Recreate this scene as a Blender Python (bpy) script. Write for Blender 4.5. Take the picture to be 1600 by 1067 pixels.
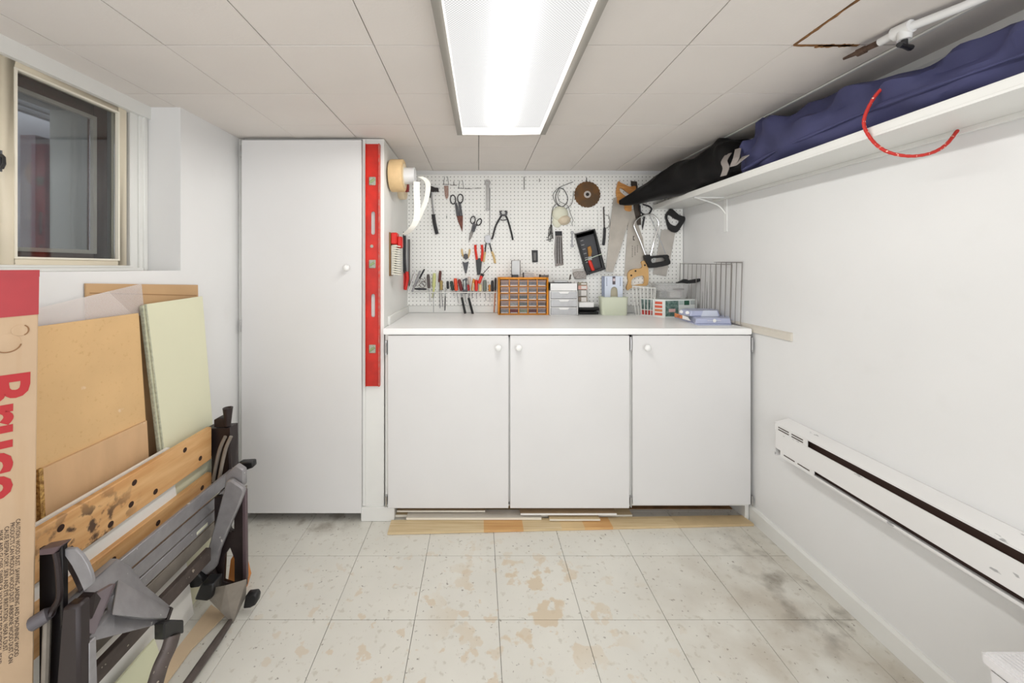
import bpy, bmesh, math, random
from mathutils import Vector, Matrix
random.seed(7)
S = bpy.context.scene
for o in list(bpy.data.objects): bpy.data.objects.remove(o)
# ------------------------------------------------------------------ camera, light, exposure
F = 590.0; CH = 1.28; CX = 748.0; CY = 418.0
cam = bpy.data.cameras.new('camera'); camo = bpy.data.objects.new('camera', cam); S.collection.objects.link(camo)
camo.location = (0, 0, CH); camo.rotation_euler = (math.pi/2, 0, 0)
cam.sensor_fit = 'HORIZONTAL'; cam.sensor_width = 36; cam.lens = 36*F/1600
cam.shift_x = (800-CX)/1600; cam.shift_y = (CY-533.5)/1600; cam.clip_start = .02
S.camera = camo
w = bpy.data.worlds.new('world'); S.world = w; w.use_nodes = True
w.node_tree.nodes['Background'].inputs[0].default_value = (.97, .98, 1, 1)
w.node_tree.nodes['Background'].inputs[1].default_value = 1.18
S.view_settings.view_transform = 'Standard'; S.view_settings.look = 'None'
S.view_settings.exposure = 0.58; S.view_settings.gamma = 1; S.view_settings.use_curve_mapping = False
def area(name, loc, rot, sx, sy, power, col=(1, 1, 1)):
    l = bpy.data.lights.new(name, 'AREA'); l.shape = 'RECTANGLE'; l.size = sx; l.size_y = sy; l.energy = power; l.color = col
    o = bpy.data.objects.new(name, l); o.location = loc; o.rotation_euler = rot; S.collection.objects.link(o); return o
# unseen fill light added behind the camera, tilted up to brighten walls and ceiling
area('fill_light_behind', (0.25, -1.3, 1.15), (math.radians(104), 0, math.radians(6)), 2.0, 1.1, 7, (.985, .99, 1))
LAMP = 205.0      # emission of the tubes
# ------------------------------------------------------------------ helpers
WP = {}; ORDER = []
def W(px, py, Y): return Vector(((px-CX)*Y/F, Y, CH+(CY-py)*Y/F))
def WX(px, py, X):
    Y = X*F/(px-CX); return Vector((X, Y, CH+(CY-py)*Y/F))
def WZ(px, py, Z):
    Y = (CH-Z)*F/(py-CY); return Vector(((px-CX)*Y/F, Y, Z))
def lin(c):
    r = []
    for v in c[:3]:
        v = v/255.; r.append(v/12.92 if v <= .04045 else ((v+.055)/1.055)**2.4)
    return (*r, 1)
class MB:
    def __init__(s): s.v = []; s.f = []; s.sm = False
    def add(s, vs, fs):
        n = len(s.v); s.v += [Vector(v) for v in vs]; s.f += [tuple(n+i for i in f) for f in fs]; return s
    def box(s, x0, x1, y0, y1, z0, z1):
        if x0 > x1: x0, x1 = x1, x0
        if y0 > y1: y0, y1 = y1, y0
        if z0 > z1: z0, z1 = z1, z0
        vs = [(x, y, z) for z in (z0, z1) for y in (y0, y1) for x in (x0, x1)]
        return s.add(vs, [(0,2,3,1), (4,5,7,6), (0,1,5,4), (2,6,7,3), (0,4,6,2), (1,3,7,5)])
    def plate(s, pts, vec):
        vec = Vector(vec); n = len(pts); pts = [Vector(p) for p in pts]
        nrm = Vector((0,0,0))
        for i in range(n): nrm += pts[i].cross(pts[(i+1) % n])
        if nrm.dot(vec) > 0: pts = pts[::-1]
        vs = pts+[p+vec for p in pts]
        fs = [tuple(range(n)), tuple(range(2*n-1, n-1, -1))]
        fs += [(i, i+n, (i+1) % n+n, (i+1) % n) for i in range(n)]
        return s.add(vs, fs)
    def tube(s, pts, r, n=8, closed=False, flat=1.0):
        pts = [Vector(p) for p in pts]; m = len(pts)
        rs = r if isinstance(r, (list, tuple)) else [r]*m
        up = None; rings = []
        for i in range(m):
            if closed: t = pts[(i+1) % m]-pts[i-1]
            else: t = pts[min(i+1, m-1)]-pts[max(i-1, 0)]
            t.normalize()
            if up is None: up = t.orthogonal().normalized()
            up = (up-t*up.dot(t))
            if up.length < 1e-6: up = t.orthogonal()
            up.normalize(); b = t.cross(up)
            rings.append([pts[i]+(up*math.cos(2*math.pi*k/n)+b*math.sin(2*math.pi*k/n)*flat)*rs[i] for k in range(n)])
        return s.loft(rings, closed)
    def loft(s, rings, closed=False, caps=True):
        n = len(rings[0]); m = len(rings); vs = [p for r in rings for p in r]; fs = []
        for i in range(m if closed else m-1):
            a = i*n; b = ((i+1) % m)*n
            for k in range(n): fs.append((a+k, a+(k+1) % n, b+(k+1) % n, b+k))
        if caps and not closed: fs += [tuple(range(n-1, -1, -1)), tuple(range((m-1)*n, m*n))]
        s.sm = True
        return s.add(vs, fs)
    def lathe(s, o, axis, prof, n=20):
        o = Vector(o); a = Vector(axis).normalized(); u = a.orthogonal().normalized(); b = a.cross(u)
        return s.loft([[o+a*h+(u*math.cos(2*math.pi*k/n)+b*math.sin(2*math.pi*k/n))*max(r, 1e-5) for k in range(n)] for r, h in prof])
def reg(o, wp): WP[o] = Vector(wp); ORDER.append(o); return o
def add(name, mb, mat, parent=None, bev=0, smooth=None, seg=1):
    me = bpy.data.meshes.new(name)
    if isinstance(mb, bpy.types.Mesh): me = mb; me.name = name
    else: me.from_pydata([tuple(v) for v in mb.v], [], mb.f)
    bm = bmesh.new(); bm.from_mesh(me)
    bmesh.ops.remove_doubles(bm, verts=bm.verts, dist=1e-6)
    bmesh.ops.recalc_face_normals(bm, faces=bm.faces)
    if bev:
        es = [e for e in bm.edges if len(e.link_faces) == 2 and e.calc_face_angle(0) > .6]
        bmesh.ops.bevel(bm, geom=es, offset=bev, segments=seg, affect='EDGES', clamp_overlap=True)
    xs = [v.co.copy() for v in bm.verts]
    lo = Vector([min(p[i] for p in xs) for i in range(3)]); hi = Vector([max(p[i] for p in xs) for i in range(3)])
    c = Vector(((lo.x+hi.x)/2, (lo.y+hi.y)/2, lo.z)); bmesh.ops.translate(bm, verts=bm.verts, vec=-c)
    bm.to_mesh(me); bm.free(); me.materials.clear(); me.materials.append(mat)
    if smooth or (smooth is None and (bev or (isinstance(mb, MB) and mb.sm))):
        me.shade_smooth(); me.set_sharp_from_angle(angle=.7)
    o = bpy.data.objects.new(name, me); S.collection.objects.link(o); o.parent = parent
    return reg(o, c)
def dup(o, d, parent=None):
    c = o.copy(); S.collection.objects.link(c); c.parent = parent if parent else o.parent
    for ch in [k for k in ORDER if k.parent == o]: dup(ch, d, c)
    w0 = WP[o]
    return reg(c, (w0+Vector(d)) if w0 is not None else None)
def thing(name, label, cat, group=None):
    o = bpy.data.objects.new(name, None); S.collection.objects.link(o); o.empty_display_size = .05
    WP[o] = None; ORDER.append(o); return tag(o, label, cat, group)
def tag(o, label, cat, group=None):
    o['label'] = label; o['category'] = cat
    if group: o['group'] = group
    return o
def struct(o): o['kind'] = 'structure'; return o
def holed(outer, holes, to3, thick, bev=0.0):
    """outer/holes: 2-D outlines; to3(u,v)->3-D point of the mid plane; extruded along the normal"""
    cu = bpy.data.curves.new('c', 'CURVE'); cu.dimensions = '2D'; cu.fill_mode = 'BOTH'; cu.extrude = thick/2; cu.bevel_depth = bev
    for pts in [outer]+holes:
        sp = cu.splines.new('POLY'); sp.points.add(len(pts)-1)
        for i, p in enumerate(pts): sp.points[i].co = (p[0], p[1], 0, 1)
        sp.use_cyclic_u = True
    ob = bpy.data.objects.new('c', cu); me = bpy.data.meshes.new_from_object(ob)
    bpy.data.objects.remove(ob); bpy.data.curves.remove(cu)
    for v in me.vertices: v.co = to3(v.co.x, v.co.y, v.co.z)
    return me
def smoothpts(pts, k=3, closed=True):
    n = len(pts); out = []
    for i in range(n if closed else n-1):
        p0, p1, p2, p3 = [Vector(pts[j % n] if closed else pts[max(0, min(n-1, j))]) for j in (i-1, i, i+1, i+2)]
        for q in range(k):
            t = q/k; out.append(.5*((2*p1)+(p2-p0)*t+(2*p0-5*p1+4*p2-p3)*t*t+(3*p1-p0-3*p2+p3)*t**3))
    if not closed: out.append(Vector(pts[-1]))
    return out
def text_mesh(txt, size, to3, thick=.0004, offset=0.0, align='LEFT', spacing=1.0, font=None):
    cu = bpy.data.curves.new('t', 'FONT'); cu.body = txt; cu.size = size; cu.extrude = thick/2; cu.offset = offset
    cu.align_x = align; cu.space_character = spacing; cu.resolution_u = 3
    ob = bpy.data.objects.new('t', cu); me = bpy.data.meshes.new_from_object(ob)
    bpy.data.objects.remove(ob); bpy.data.curves.remove(cu)
    for v in me.vertices: v.co = to3(v.co.x, v.co.y, v.co.z)
    return me
# ------------------------------------------------------------------ materials
MATS = {}
def mat(name, col, rough=.5, metal=0, var=.0, scale=8, col2=None, thr=None, bump=0, bscale=60, trans=0, alpha=1, emit=0, stretch=(1,1,1), spec=.5):
    if name in MATS: return MATS[name]
    m = bpy.data.materials.new(name); m.use_nodes = True; nt = m.node_tree; b = nt.nodes['Principled BSDF']
    b.inputs['Roughness'].default_value = rough; b.inputs['Metallic'].default_value = metal
    b.inputs['Specular IOR Level'].default_value = spec
    b.inputs['Base Color'].default_value = lin(col)
    if trans: b.inputs['Transmission Weight'].default_value = trans
    if alpha < 1: b.inputs['Alpha'].default_value = alpha
    if emit: b.inputs['Emission Color'].default_value = lin(col); b.inputs['Emission Strength'].default_value = emit
    L = nt.links.new; N = nt.nodes.new
    if var or col2 or bump:
        tc = N('ShaderNodeTexCoord'); mp = N('ShaderNodeMapping'); mp.inputs['Scale'].default_value = stretch
        ge = N('ShaderNodeNewGeometry'); L(ge.outputs['Position'], mp.inputs[0])
    if var or col2:
        no = N('ShaderNodeTexNoise'); no.inputs['Scale'].default_value = scale; no.inputs['Detail'].default_value = 6; L(mp.outputs[0], no.inputs[0])
        cr = N('ShaderNodeValToRGB'); L(no.outputs[0], cr.inputs[0])
        a = lin(col)
        c2 = lin(col2) if col2 else tuple(x*(1-var) for x in a[:3])+(1,)
        if thr: cr.color_ramp.elements[0].position = thr; cr.color_ramp.elements[1].position = thr+.04
        else: cr.color_ramp.elements[0].position = .35; cr.color_ramp.elements[1].position = .65
        cr.color_ramp.elements[0].color = a; cr.color_ramp.elements[1].color = c2
        L(cr.outputs[0], b.inputs['Base Color'])
    if bump:
        n2 = N('ShaderNodeTexNoise'); n2.inputs['Scale'].default_value = bscale; n2.inputs['Detail'].default_value = 3; L(mp.outputs[0], n2.inputs[0])
        bp = N('ShaderNodeBump'); bp.inputs['Strength'].default_value = bump; bp.inputs['Distance'].default_value = .003
        L(n2.outputs[0], bp.inputs['Height']); L(bp.outputs[0], b.inputs['Normal'])
    MATS[name] = m; return m
def layer(m, col, scale, lo, hi, amount=1.0, stretch=(1,1,1), seed=0, mask=None):
    """mix another patchy colour over the base colour of material m"""
    nt = m.node_tree; b = nt.nodes['Principled BSDF']; L = nt.links.new; N = nt.nodes.new
    inp = b.inputs['Base Color']; src = inp.links[0].from_socket if inp.links else None
    ge = N('ShaderNodeNewGeometry'); mp = N('ShaderNodeMapping'); mp.inputs['Scale'].default_value = stretch
    mp.inputs['Location'].default_value = (seed*3.7, seed*1.3, seed*2.1); L(ge.outputs['Position'], mp.inputs[0])
    no = N('ShaderNodeTexNoise'); no.inputs['Scale'].default_value = scale; no.inputs['Detail'].default_value = 5; L(mp.outputs[0], no.inputs[0])
    mr = N('ShaderNodeMapRange'); mr.inputs[1].default_value = lo; mr.inputs[2].default_value = hi; mr.inputs[4].default_value = amount; L(no.outputs[0], mr.inputs[0])
    fac = mr.outputs[0]
    if mask:            # (center x,y,z),(radius x,y,z)
        m2 = N('ShaderNodeMapping'); c, r = mask
        m2.inputs['Scale'].default_value = tuple(1/v for v in r); m2.inputs['Location'].default_value = tuple(-a/v for a, v in zip(c, r))
        L(ge.outputs['Position'], m2.inputs[0]); ln = N('ShaderNodeVectorMath'); ln.operation = 'LENGTH'; L(m2.outputs[0], ln.inputs[0])
        m3 = N('ShaderNodeMapRange'); m3.inputs[1].default_value = 1; m3.inputs[2].default_value = .4; L(ln.outputs['Value'], m3.inputs[0])
        mu = N('ShaderNodeMath'); mu.operation = 'MULTIPLY'; L(fac, mu.inputs[0]); L(m3.outputs[0], mu.inputs[1]); fac = mu.outputs[0]
    mx = N('ShaderNodeMix'); mx.data_type = 'RGBA'; L(fac, mx.inputs[0])
    if src: L(src, mx.inputs[6])
    else: mx.inputs[6].default_value = inp.default_value
    mx.inputs[7].default_value = lin(col); L(mx.outputs[2], inp); return m
white_wall = mat('white_wall_paint', (229, 229, 228), .55, var=.03, scale=2.5, bump=.08, bscale=30)
layer(white_wall, (205, 203, 198), 9, .62, .8, .12)
ceil_m = mat('ceiling_tile_paint', (226, 220, 214), .75, var=.03, scale=4, bump=.12, bscale=120)
cab_m = mat('white_cabinet_paint', (224, 223, 222), .42, var=.025, scale=3, bump=.05, bscale=25)
cab2 = mat('white_frame_paint', (228, 228, 224), .45, var=.03, scale=6)
count_m = mat('white_countertop', (246, 246, 245), .35, var=.03, scale=6)
tile_m = mat('vinyl_tile', (219, 217, 208), .42, var=.06, scale=5)
layer(tile_m, (188, 182, 168), 38, .60, .68, .55)
layer(tile_m, (120, 112, 100), 64, .67, .71, .75, seed=2)
layer(tile_m, (206, 188, 160), 9, .57, .60, .8, seed=3, mask=((.2, 1.45, 0), (.42, .36, 1)))
layer(tile_m, (208, 192, 168), 14, .61, .64, .7, seed=5, mask=((-.1, 1.3, 0), (1.0, .6, 1)))
layer(tile_m, (172, 160, 142), 5, .35, .62, .6, seed=4, mask=((1.25, 1.25, 0), (.75, .75, 1)))
layer(tile_m, (112, 102, 88), 11, .52, .70, .65, seed=8, mask=((1.3, 1.5, 0), (.30, .5, 1)))
layer(tile_m, (130, 118, 100), 12, .5, .68, .7, seed=9, mask=((-.9, 1.93, 0), (.45, .16, 1)))
grout = mat('dark_joint', (82, 74, 66), .9)
cgap = mat('ceiling_joint', (72, 62, 54), .9)
metal = mat('steel', (190, 190, 190), .3, 1); dmetal = mat('dark_steel', (70, 70, 72), .4, .8)
chrome = mat('chrome', (215, 215, 215), .18, 1)
black = mat('black_plastic', (22, 22, 24), .4); bfab = mat('black_nylon', (9, 8, 10), .45, bump=.6, bscale=25, spec=.25)
red = mat('red_plastic', (205, 30, 22), .4); white_pl = mat('white_plastic', (236, 236, 234), .35)
wood = mat('beech_handle', (214, 165, 100), .45, col2=(190, 138, 78), scale=10, stretch=(1, 1, 6))
glass = mat('window_glass', (235, 240, 242), .03, trans=1.0)
clear = mat('clear_plastic', (225, 228, 230), .25, alpha=.45)
# ------------------------------------------------------------------ setting
RX = 1.385; LX = -1.22; YB = 2.56; HC = .656; ZC = CH+HC; YN = -1.0
fl = struct(add('floor', MB().box(-1.5, 1.6, YN, 2.7, -.1, -.004), grout))
px0 = .0724-.305*5; py0 = 1.678+.305*3
for i in range(10):
    for j in range(12):
        x0 = px0+.305*i; y1 = py0-.305*j; a = max(x0+.0008, LX); b = min(x0+.305-.0008, RX); c = max(y1-.305+.0008, YN); d = min(y1-.0008, YB)
        if b-a < .01 or d-c < .01 or y1 < .3: continue
        z = random.uniform(-.0006, .0002)
        add('floor_tile', MB().box(a, b, c, d, -.004, z), tile_m, fl, bev=.0006)
add('floor_base', MB().box(LX, RX, YN, .35, -.004, 0), tile_m, fl)
ce = struct(add('ceiling', MB().box(-1.6, 1.6, YN, 2.7, ZC+.006, ZC+.1), cgap))
stain = mat('brown_water_stain', (150, 105, 60), .8, var=.5, scale=40)
for i in range(-5, 4):
    for j in range(-3, 7):
        x0 = .309*i; y0 = 1.115+.311*(j-2)
        a = x0+.0014; b = x0+.309-.0014; c = y0+.0014; d = y0+.311-.0014
        if i == -5: a = -1.42
        if d > YB: d = YB
        if c > YB-.01: continue
        if i == 3 and j == 1: a += .004; d -= .004
        z = ZC+random.uniform(-.001, .001)
        if b < -1.21: 
            if y0 > 1.54: continue
            d = min(d, 1.545)
        add('ceiling_tile', MB().box(a, b, c, d, z, ZC+.006), ceil_m, ce, bev=.0008)
add('border_board', MB().box(1.24, RX, YN, YB, ZC-.006, ZC+.006), ceil_m, ce, bev=.002)
add('near_panel', MB().box(-1.42, 1.24, YN, .18, ZC-.001, ZC+.006), ceil_m, ce)
rr = random.Random(3); sb = MB()
for (p, q, wd) in (((.930, .86), (.930, 1.112), .006), ((.93, 1.114), (1.12, 1.114), .006), ((1.0, 1.118), (1.10, 1.113), .01)):
    n = 14; ps = []; qs = []
    for k in range(n+1):
        t = k/n; x = p[0]+(q[0]-p[0])*t; y = p[1]+(q[1]-p[1])*t; e = wd*rr.uniform(.3, 1)
        dx, dy = (0, 1) if abs(q[0]-p[0]) > abs(q[1]-p[1]) else (1, 0)
        ps.append((x+dx*e, y+dy*e, ZC-.0015)); qs.append((x-dx*e, y-dy*e, ZC-.0015))
    for k in range(n): sb.plate([ps[k], ps[k+1], qs[k+1], qs[k]], (0, 0, .003))
add('torn_joint', sb, stain, ce)
struct(add('trim_1', MB().plate([(RX, YN, ZC-.006), (RX-.012, YN, ZC-.006), (RX-.012, YN, ZC-.03), (RX-.004, YN, ZC-.045), (RX, YN, ZC-.045)], (0, YB-YN, 0)), cab2))
struct(add('trim_2', MB().box(1.232, 1.246, YN, YB, ZC-.008, ZC-.0012), cab2, bev=.002))
# walls
struct(add('wall_right', MB().box(RX, RX+.1, YN, YB+.1, -.05, ZC+.1), white_wall))
struct(add('wall_back', MB().box(LX-.3, RX+.1, YB, YB+.1, -.05, ZC+.1), white_wall))
SZ = 1.268; wl = MB()
wl.box(LX-.25, LX, 1.545, YB, -.05, ZC+.05).box(LX-.12, LX, YN, 1.545, -.05, SZ)
wl.box(-1.42, LX-.12, YN, 1.545, SZ-.2, SZ)
struct(add('wall_left', wl, white_wall))
struct(add('wall_left_soffit', MB().box(-1.5, -1.34, YN, 1.57, 1.885, ZC+.01), cab2)) 
struct(add('baseboard_right', MB().plate([(RX, .0, 0), (RX-.012, .0, 0), (RX-.012, .0, .066), (RX-.006, .0, .078), (RX, .0, .078)], (0, 1.93, 0)), cab2))
struct(add('trim_3', MB().box(-.484, -.470, 2.0, YB, .975, 1.022).box(-.484, RX, 2.545, YB, .975, 1.022), cab2, bev=.002))
struct(add('trim_4', MB().plate([(RX, 1.665, .955), (RX-.010, 1.665, .955), (RX-.012, 1.665, .985), (RX, 1.665, .992)], (0, .88, 0)), mat('grey_white_strip', (214, 208, 196), .5)))
# window
cream = mat('cream_window_paint', (222, 212, 190), .45, var=.05, scale=12); brown = mat('brown_frame', (92, 60, 50), .5)
wn = bpy.data.objects.new('window_1', None); S.collection.objects.link(wn); WP[wn] = None; ORDER.append(wn); struct(wn)
def frame(y0, y1, z0, z1, t, x0, x1, t2=None):
    t2 = t2 or t
    return MB().box(x0, x1, y0, y0+t, z0, z1).box(x0, x1, y1-t, y1, z0, z1).box(x0, x1, y0+t, y1-t, z0, z0+t2).box(x0, x1, y0+t, y1-t, z1-t2, z1)
add('casing', MB().box(-1.40, -1.352, 1.505, 1.545, SZ, ZC).box(-1.40, -1.345, 1.518, 1.530, SZ, ZC).box(-1.40, -1.358, 1.472, 1.505, SZ, ZC-.02), cab2, wn, bev=.002)
add('head_casing', MB().box(-1.40, -1.352, YN+.02, 1.505, 1.905, ZC).box(-1.40, -1.36, YN+.02, 1.475, 1.888, 1.906), cab2, wn, bev=.002)
add('sill', MB().box(-1.40, -1.335, YN+.02, 1.505, SZ, SZ+.012).box(-1.40, -1.35, YN+.02, 1.475, SZ+.012, SZ+.02), cab2, wn, bev=.001)
add('mullion', MB().box(-1.40, -1.352, 1.035, 1.066, SZ+.02, 1.89), cream, wn, bev=.002)
sash = add('window_sash', frame(1.068, 1.458, 1.288, 1.886, .036, -1.385, -1.357, .024), cream, wn, bev=.003)
add('glass_bead', frame(1.102, 1.424, 1.306, 1.866, .006, -1.364, -1.353), mat('pale_bead', (236, 230, 214), .4), sash)
add('window_pane', MB().box(-1.372, -1.369, 1.106, 1.420, 1.312, 1.860), glass, wn)
sash2 = add('window_sash', frame(.60, 1.033, 1.288, 1.886, .036, -1.385, -1.357, .024), cream, wn, bev=.003)
add('window_pane', MB().box(-1.372, -1.369, .634, .999, 1.312, 1.860), glass, wn)
lt = MB().tube([WX(2, 242, -1.345), WX(6, 246, -1.335), WX(6.5, 256, -1.33), WX(3, 263, -1.34)], .004).tube([WX(1, 235, -1.345), WX(1, 268, -1.345)], .003)
add('latch', lt, dmetal, wn)
rev = mat('grey_reveal', (150, 148, 143), .7)
add('reveal', MB().box(-1.66, -1.385, 1.459, 1.53, 1.2, 2.0).box(-1.66, -1.385, .2, 1.53, 1.2, 1.287).box(-1.66, -1.385, .2, 1.53, 1.888, 1.93), rev, wn)
st = add('storm_frame', frame(.95, 1.458, 1.285, 1.89, .05, -1.462, -1.435, .046), brown, wn, bev=.002)
add('storm_stop', frame(.995, 1.411, 1.331, 1.842, .013, -1.44, -1.428), mat('pale_stop', (200, 192, 180), .5), st)
add('storm_pane', MB().box(-1.452, -1.449, 1.0, 1.406, 1.335, 1.838), glass, st)
well = struct(add('wall_window_well', MB().box(-2.45, -2.4, .1, 2.4, .9, 2.15).box(-2.45, -1.66, 2.2, 2.25, .9, 2.15).box(-2.45, -1.66, .1, 2.4, .9, .95), mat('grey_concrete', (186, 184, 190), .9, var=.25, scale=3)))
add('post', MB().box(-1.80, -1.74, 1.48, 1.535, .95, 1.80), mat('mauve_post', (112, 98, 104), .6), well)
add('plank', MB().plate([(-1.98, 1.87, 1.50), (-1.98, 1.95, 1.25), (-2.0, 1.95, 2.0), (-2.0, 1.80, 2.0)], (.02, 0, 0)), mat('sky_patch_white', (240, 240, 244), .5), well)  # white panel added to stand in for a bright sky-lit triangle outside
gb = mat('grey_grating', (88, 88, 92), .6)
for k in range(6): add('grating_bar', MB().box(-2.3+.09*k, -2.27+.09*k, .3, 2.2, 2.06, 2.08), gb, well)
# ------------------------------------------------------------------ ceiling light
cl = thing('ceiling_light', 'long fluorescent ceiling light with grey metal frame and prismatic diffuser', 'ceiling light')
gf = mat('grey_enamel', (150, 146, 138), .45)
LZ = CH+.619
def lp(x, y):   # slight turn of the fixture
    a = -.012; x0, y0 = .105, 1.764; return (x0+(x-x0)*math.cos(a)-(y-y0)*math.sin(a), y0+(x-x0)*math.sin(a)+(y-y0)*math.cos(a))
def lbox(mb, x0, x1, y0, y1, z0, z1):
    return mb.plate([(*lp(x0, y0), z0), (*lp(x1, y0), z0), (*lp(x1, y1), z0), (*lp(x0, y1), z0)], (0, 0, z1-z0))
LY0 = .52
add('frame', lbox(lbox(lbox(lbox(MB(), -.101, -.076, LY0, 1.764, LZ, ZC+.004), .286, .311, LY0, 1.764, LZ, ZC+.004), -.076, .286, 1.760, 1.764, LZ-.001, ZC+.004), -.076, .286, LY0, LY0+.02, LZ, ZC+.004), gf, cl, bev=.001)
add('housing', lbox(MB(), -.076, .286, LY0+.02, 1.76, ZC-.004, ZC+.004), mat('dark_reflector', (14, 14, 14), .8), cl)
def emis(name, col, st):
    m = bpy.data.materials.new(name); m.use_nodes = True; nt = m.node_tree; nt.nodes.clear()
    e = nt.nodes.new('ShaderNodeEmission'); e.inputs[0].default_value = (*col, 1); e.inputs[1].default_value = st
    o = nt.nodes.new('ShaderNodeOutputMaterial'); nt.links.new(e.outputs[0], o.inputs[0]); return m
tubem = emis('fluorescent_tube', (1, .99, .965), LAMP)
for x in (.072, .138):
    t = MB().tube([(*lp(x, LY0+.04), ZC-.0185), (*lp(x, 1.74), ZC-.0185)], .0135, 12); add('tube', t, tubem, cl)
dm = bpy.data.materials.new('prismatic_diffuser'); dm.use_nodes = True; nt = dm.node_tree; nt.nodes.clear()
N = nt.nodes.new; L = nt.links.new
ge = N('ShaderNodeNewGeometry'); mp = N('ShaderNodeMapping'); mp.inputs['Rotation'].default_value = (0, 0, .78); L(ge.outputs['Position'], mp.inputs[0])
vo = N('ShaderNodeTexVoronoi'); vo.inputs['Scale'].default_value = 170; vo.inputs['Randomness'].default_value = 0; L(mp.outputs[0], vo.inputs[0])
mr = N('ShaderNodeMapRange'); mr.inputs[1].default_value = .25; mr.inputs[2].default_value = .5; mr.inputs[3].default_value = .84; mr.inputs[4].default_value = .50; L(vo.outputs['Distance'], mr.inputs[0])
em = N('ShaderNodeEmission'); em.inputs[0].default_value = (1, .99, .975, 1); L(mr.outputs[0], em.inputs[1])
tr = N('ShaderNodeBsdfRefraction'); tr.inputs['Roughness'].default_value = .42; tr.inputs['IOR'].default_value = 1.12; tp = N('ShaderNodeBsdfTransparent'); m0 = N('ShaderNodeMixShader'); m0.inputs[0].default_value = .012
L(tp.outputs[0], m0.inputs[1]); L(tr.outputs[0], m0.inputs[2])
mx = N('ShaderNodeMixShader'); mx.inputs[0].default_value = .62
L(m0.outputs[0], mx.inputs[1]); L(em.outputs[0], mx.inputs[2]); ou = N('ShaderNodeOutputMaterial'); L(mx.outputs[0], ou.inputs[0])
add('diffuser', lbox(MB(), -.076, .286, LY0+.02, 1.76, LZ+.001, LZ+.002), dm, cl)
# ------------------------------------------------------------------ tall cabinet
YF = 1.915
tc = thing('tall_cabinet', 'tall floor to ceiling white cupboard with one flat door and round knob', 'cabinet')
xf = lambda px: (px-CX)*YF/F
zf = lambda py: CH+(CY-py)*YF/F
add('frame', MB().box(LX+.002, xf(382), YF, YF+.03, 0, ZC-.004).box(xf(567), xf(600), YF, YB-.004, .06, ZC-.004).box(xf(382), xf(567), YF, YF+.03, zf(218), ZC-.004), cab2, tc, bev=.0015)
add('side_panel', MB().box(LX+.002, xf(382), YF+.03, YB-.01, 0, ZC-.004), cab_m, tc)
add('frame_stile', MB().box(xf(567), xf(571.5), YF-.006, YF, .075, ZC-.006), cab2, tc, bev=.001)
add('plinth', MB().box(xf(565), xf(617), YF-.012, YF+.05, 0, .072), cab2, tc, bev=.002)
add('bottom_shelf', MB().box(xf(382), xf(567), YF+.02, YB-.01, .075, .09), mat('brown_underside', (120, 80, 55), .8), tc)
d = add('door', MB().box(xf(381), xf(566.5), YF-.02, YF-.001, zf(798), zf(220.5)), cab_m, tc, bev=.0015)
knob_prof = [(.006, 0), (.006, .012), (.013, .016), (.0165, .022), (.016, .028), (.011, .033), (.0, .034)]
add('knob', MB().lathe((xf(545.5), YF-.02, zf(418.5)), (0, -1, 0), knob_prof), white_pl, d)
for y in (238, 508, 738): add('hinge', MB().box(xf(378.6), xf(381), YF-.022, YF-.001, zf(y+9), zf(y-9)), metal, tc, bev=.001)
# ------------------------------------------------------------------ base cabinet
bc = thing('base_cabinet', 'white built-in base cabinet with three flat doors under the countertop', 'cabinet')
add('frame', MB().box(xf(602), xf(608), YF-.002, YB-.01, .0, .945).box(xf(794), xf(797), YF, YF+.02, .08, .945).box(xf(981), xf(987), YF, YF+.02, .07, .945).box(xf(1164), xf(1170), YF, YB-.01, 0, .945).box(xf(608), xf(1164), YF, YF+.02, zf(527), .945).box(xf(608), xf(1164), YF+.0, YF+.02, zf(790), zf(784)), cab2, bc, bev=.001)
add('bottom_panel', MB().box(xf(608), xf(1164), YF+.021, YB-.02, .085, .1), mat('pinkish_underside', (168, 140, 128), .8), bc)
add('bottom_board', MB().box(xf(622), xf(1162), 2.0, YF+.36, .0004, .003), mat('old_brown_floor', (150, 112, 72), .8, var=.4, scale=12), bc)
add('back_panel', MB().box(xf(608), xf(1164), YF+.36, YF+.375, 0, .085), mat('brown_back', (125, 95, 60), .9), bc)
for (a, b, t, bt, k, hs) in ((607.5, 794, 523, 790, 778, (605, (542, 779))), (796.5, 981, 523, 790, 809, (983.2, (536, 780))), (986, 1168.5, 523, 784.5, 1006, (1170.5, (537, 778)))):
    d = add('door', MB().box(xf(a), xf(b), YF-.021, YF-.002, zf(bt), zf(t)), cab_m, bc, bev=.0015)
    add('knob', MB().lathe((xf(k), YF-.021, zf(541)), (0, -1, 0), knob_prof), white_pl, d)
    for y in hs[1]: add('hinge', MB().box(xf(hs[0]-1.6), xf(hs[0]+1.2), YF-.024, YF-.003, zf(y+11 if y < 600 else y+6), zf(y-11 if y < 600 else y-7)).tube([(xf(hs[0]), YF-.024, zf(y+8)), (xf(hs[0]), YF-.024, zf(y-8))], .003, 6), metal, bc)
tag(add('countertop', MB().box(xf(600.5), xf(1169), YF-.028, 2.545, .945, .975), count_m, bev=.003, seg=2), 'white painted countertop with a rounded front edge over the cabinet doors', 'countertop')
CT = .975
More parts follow.
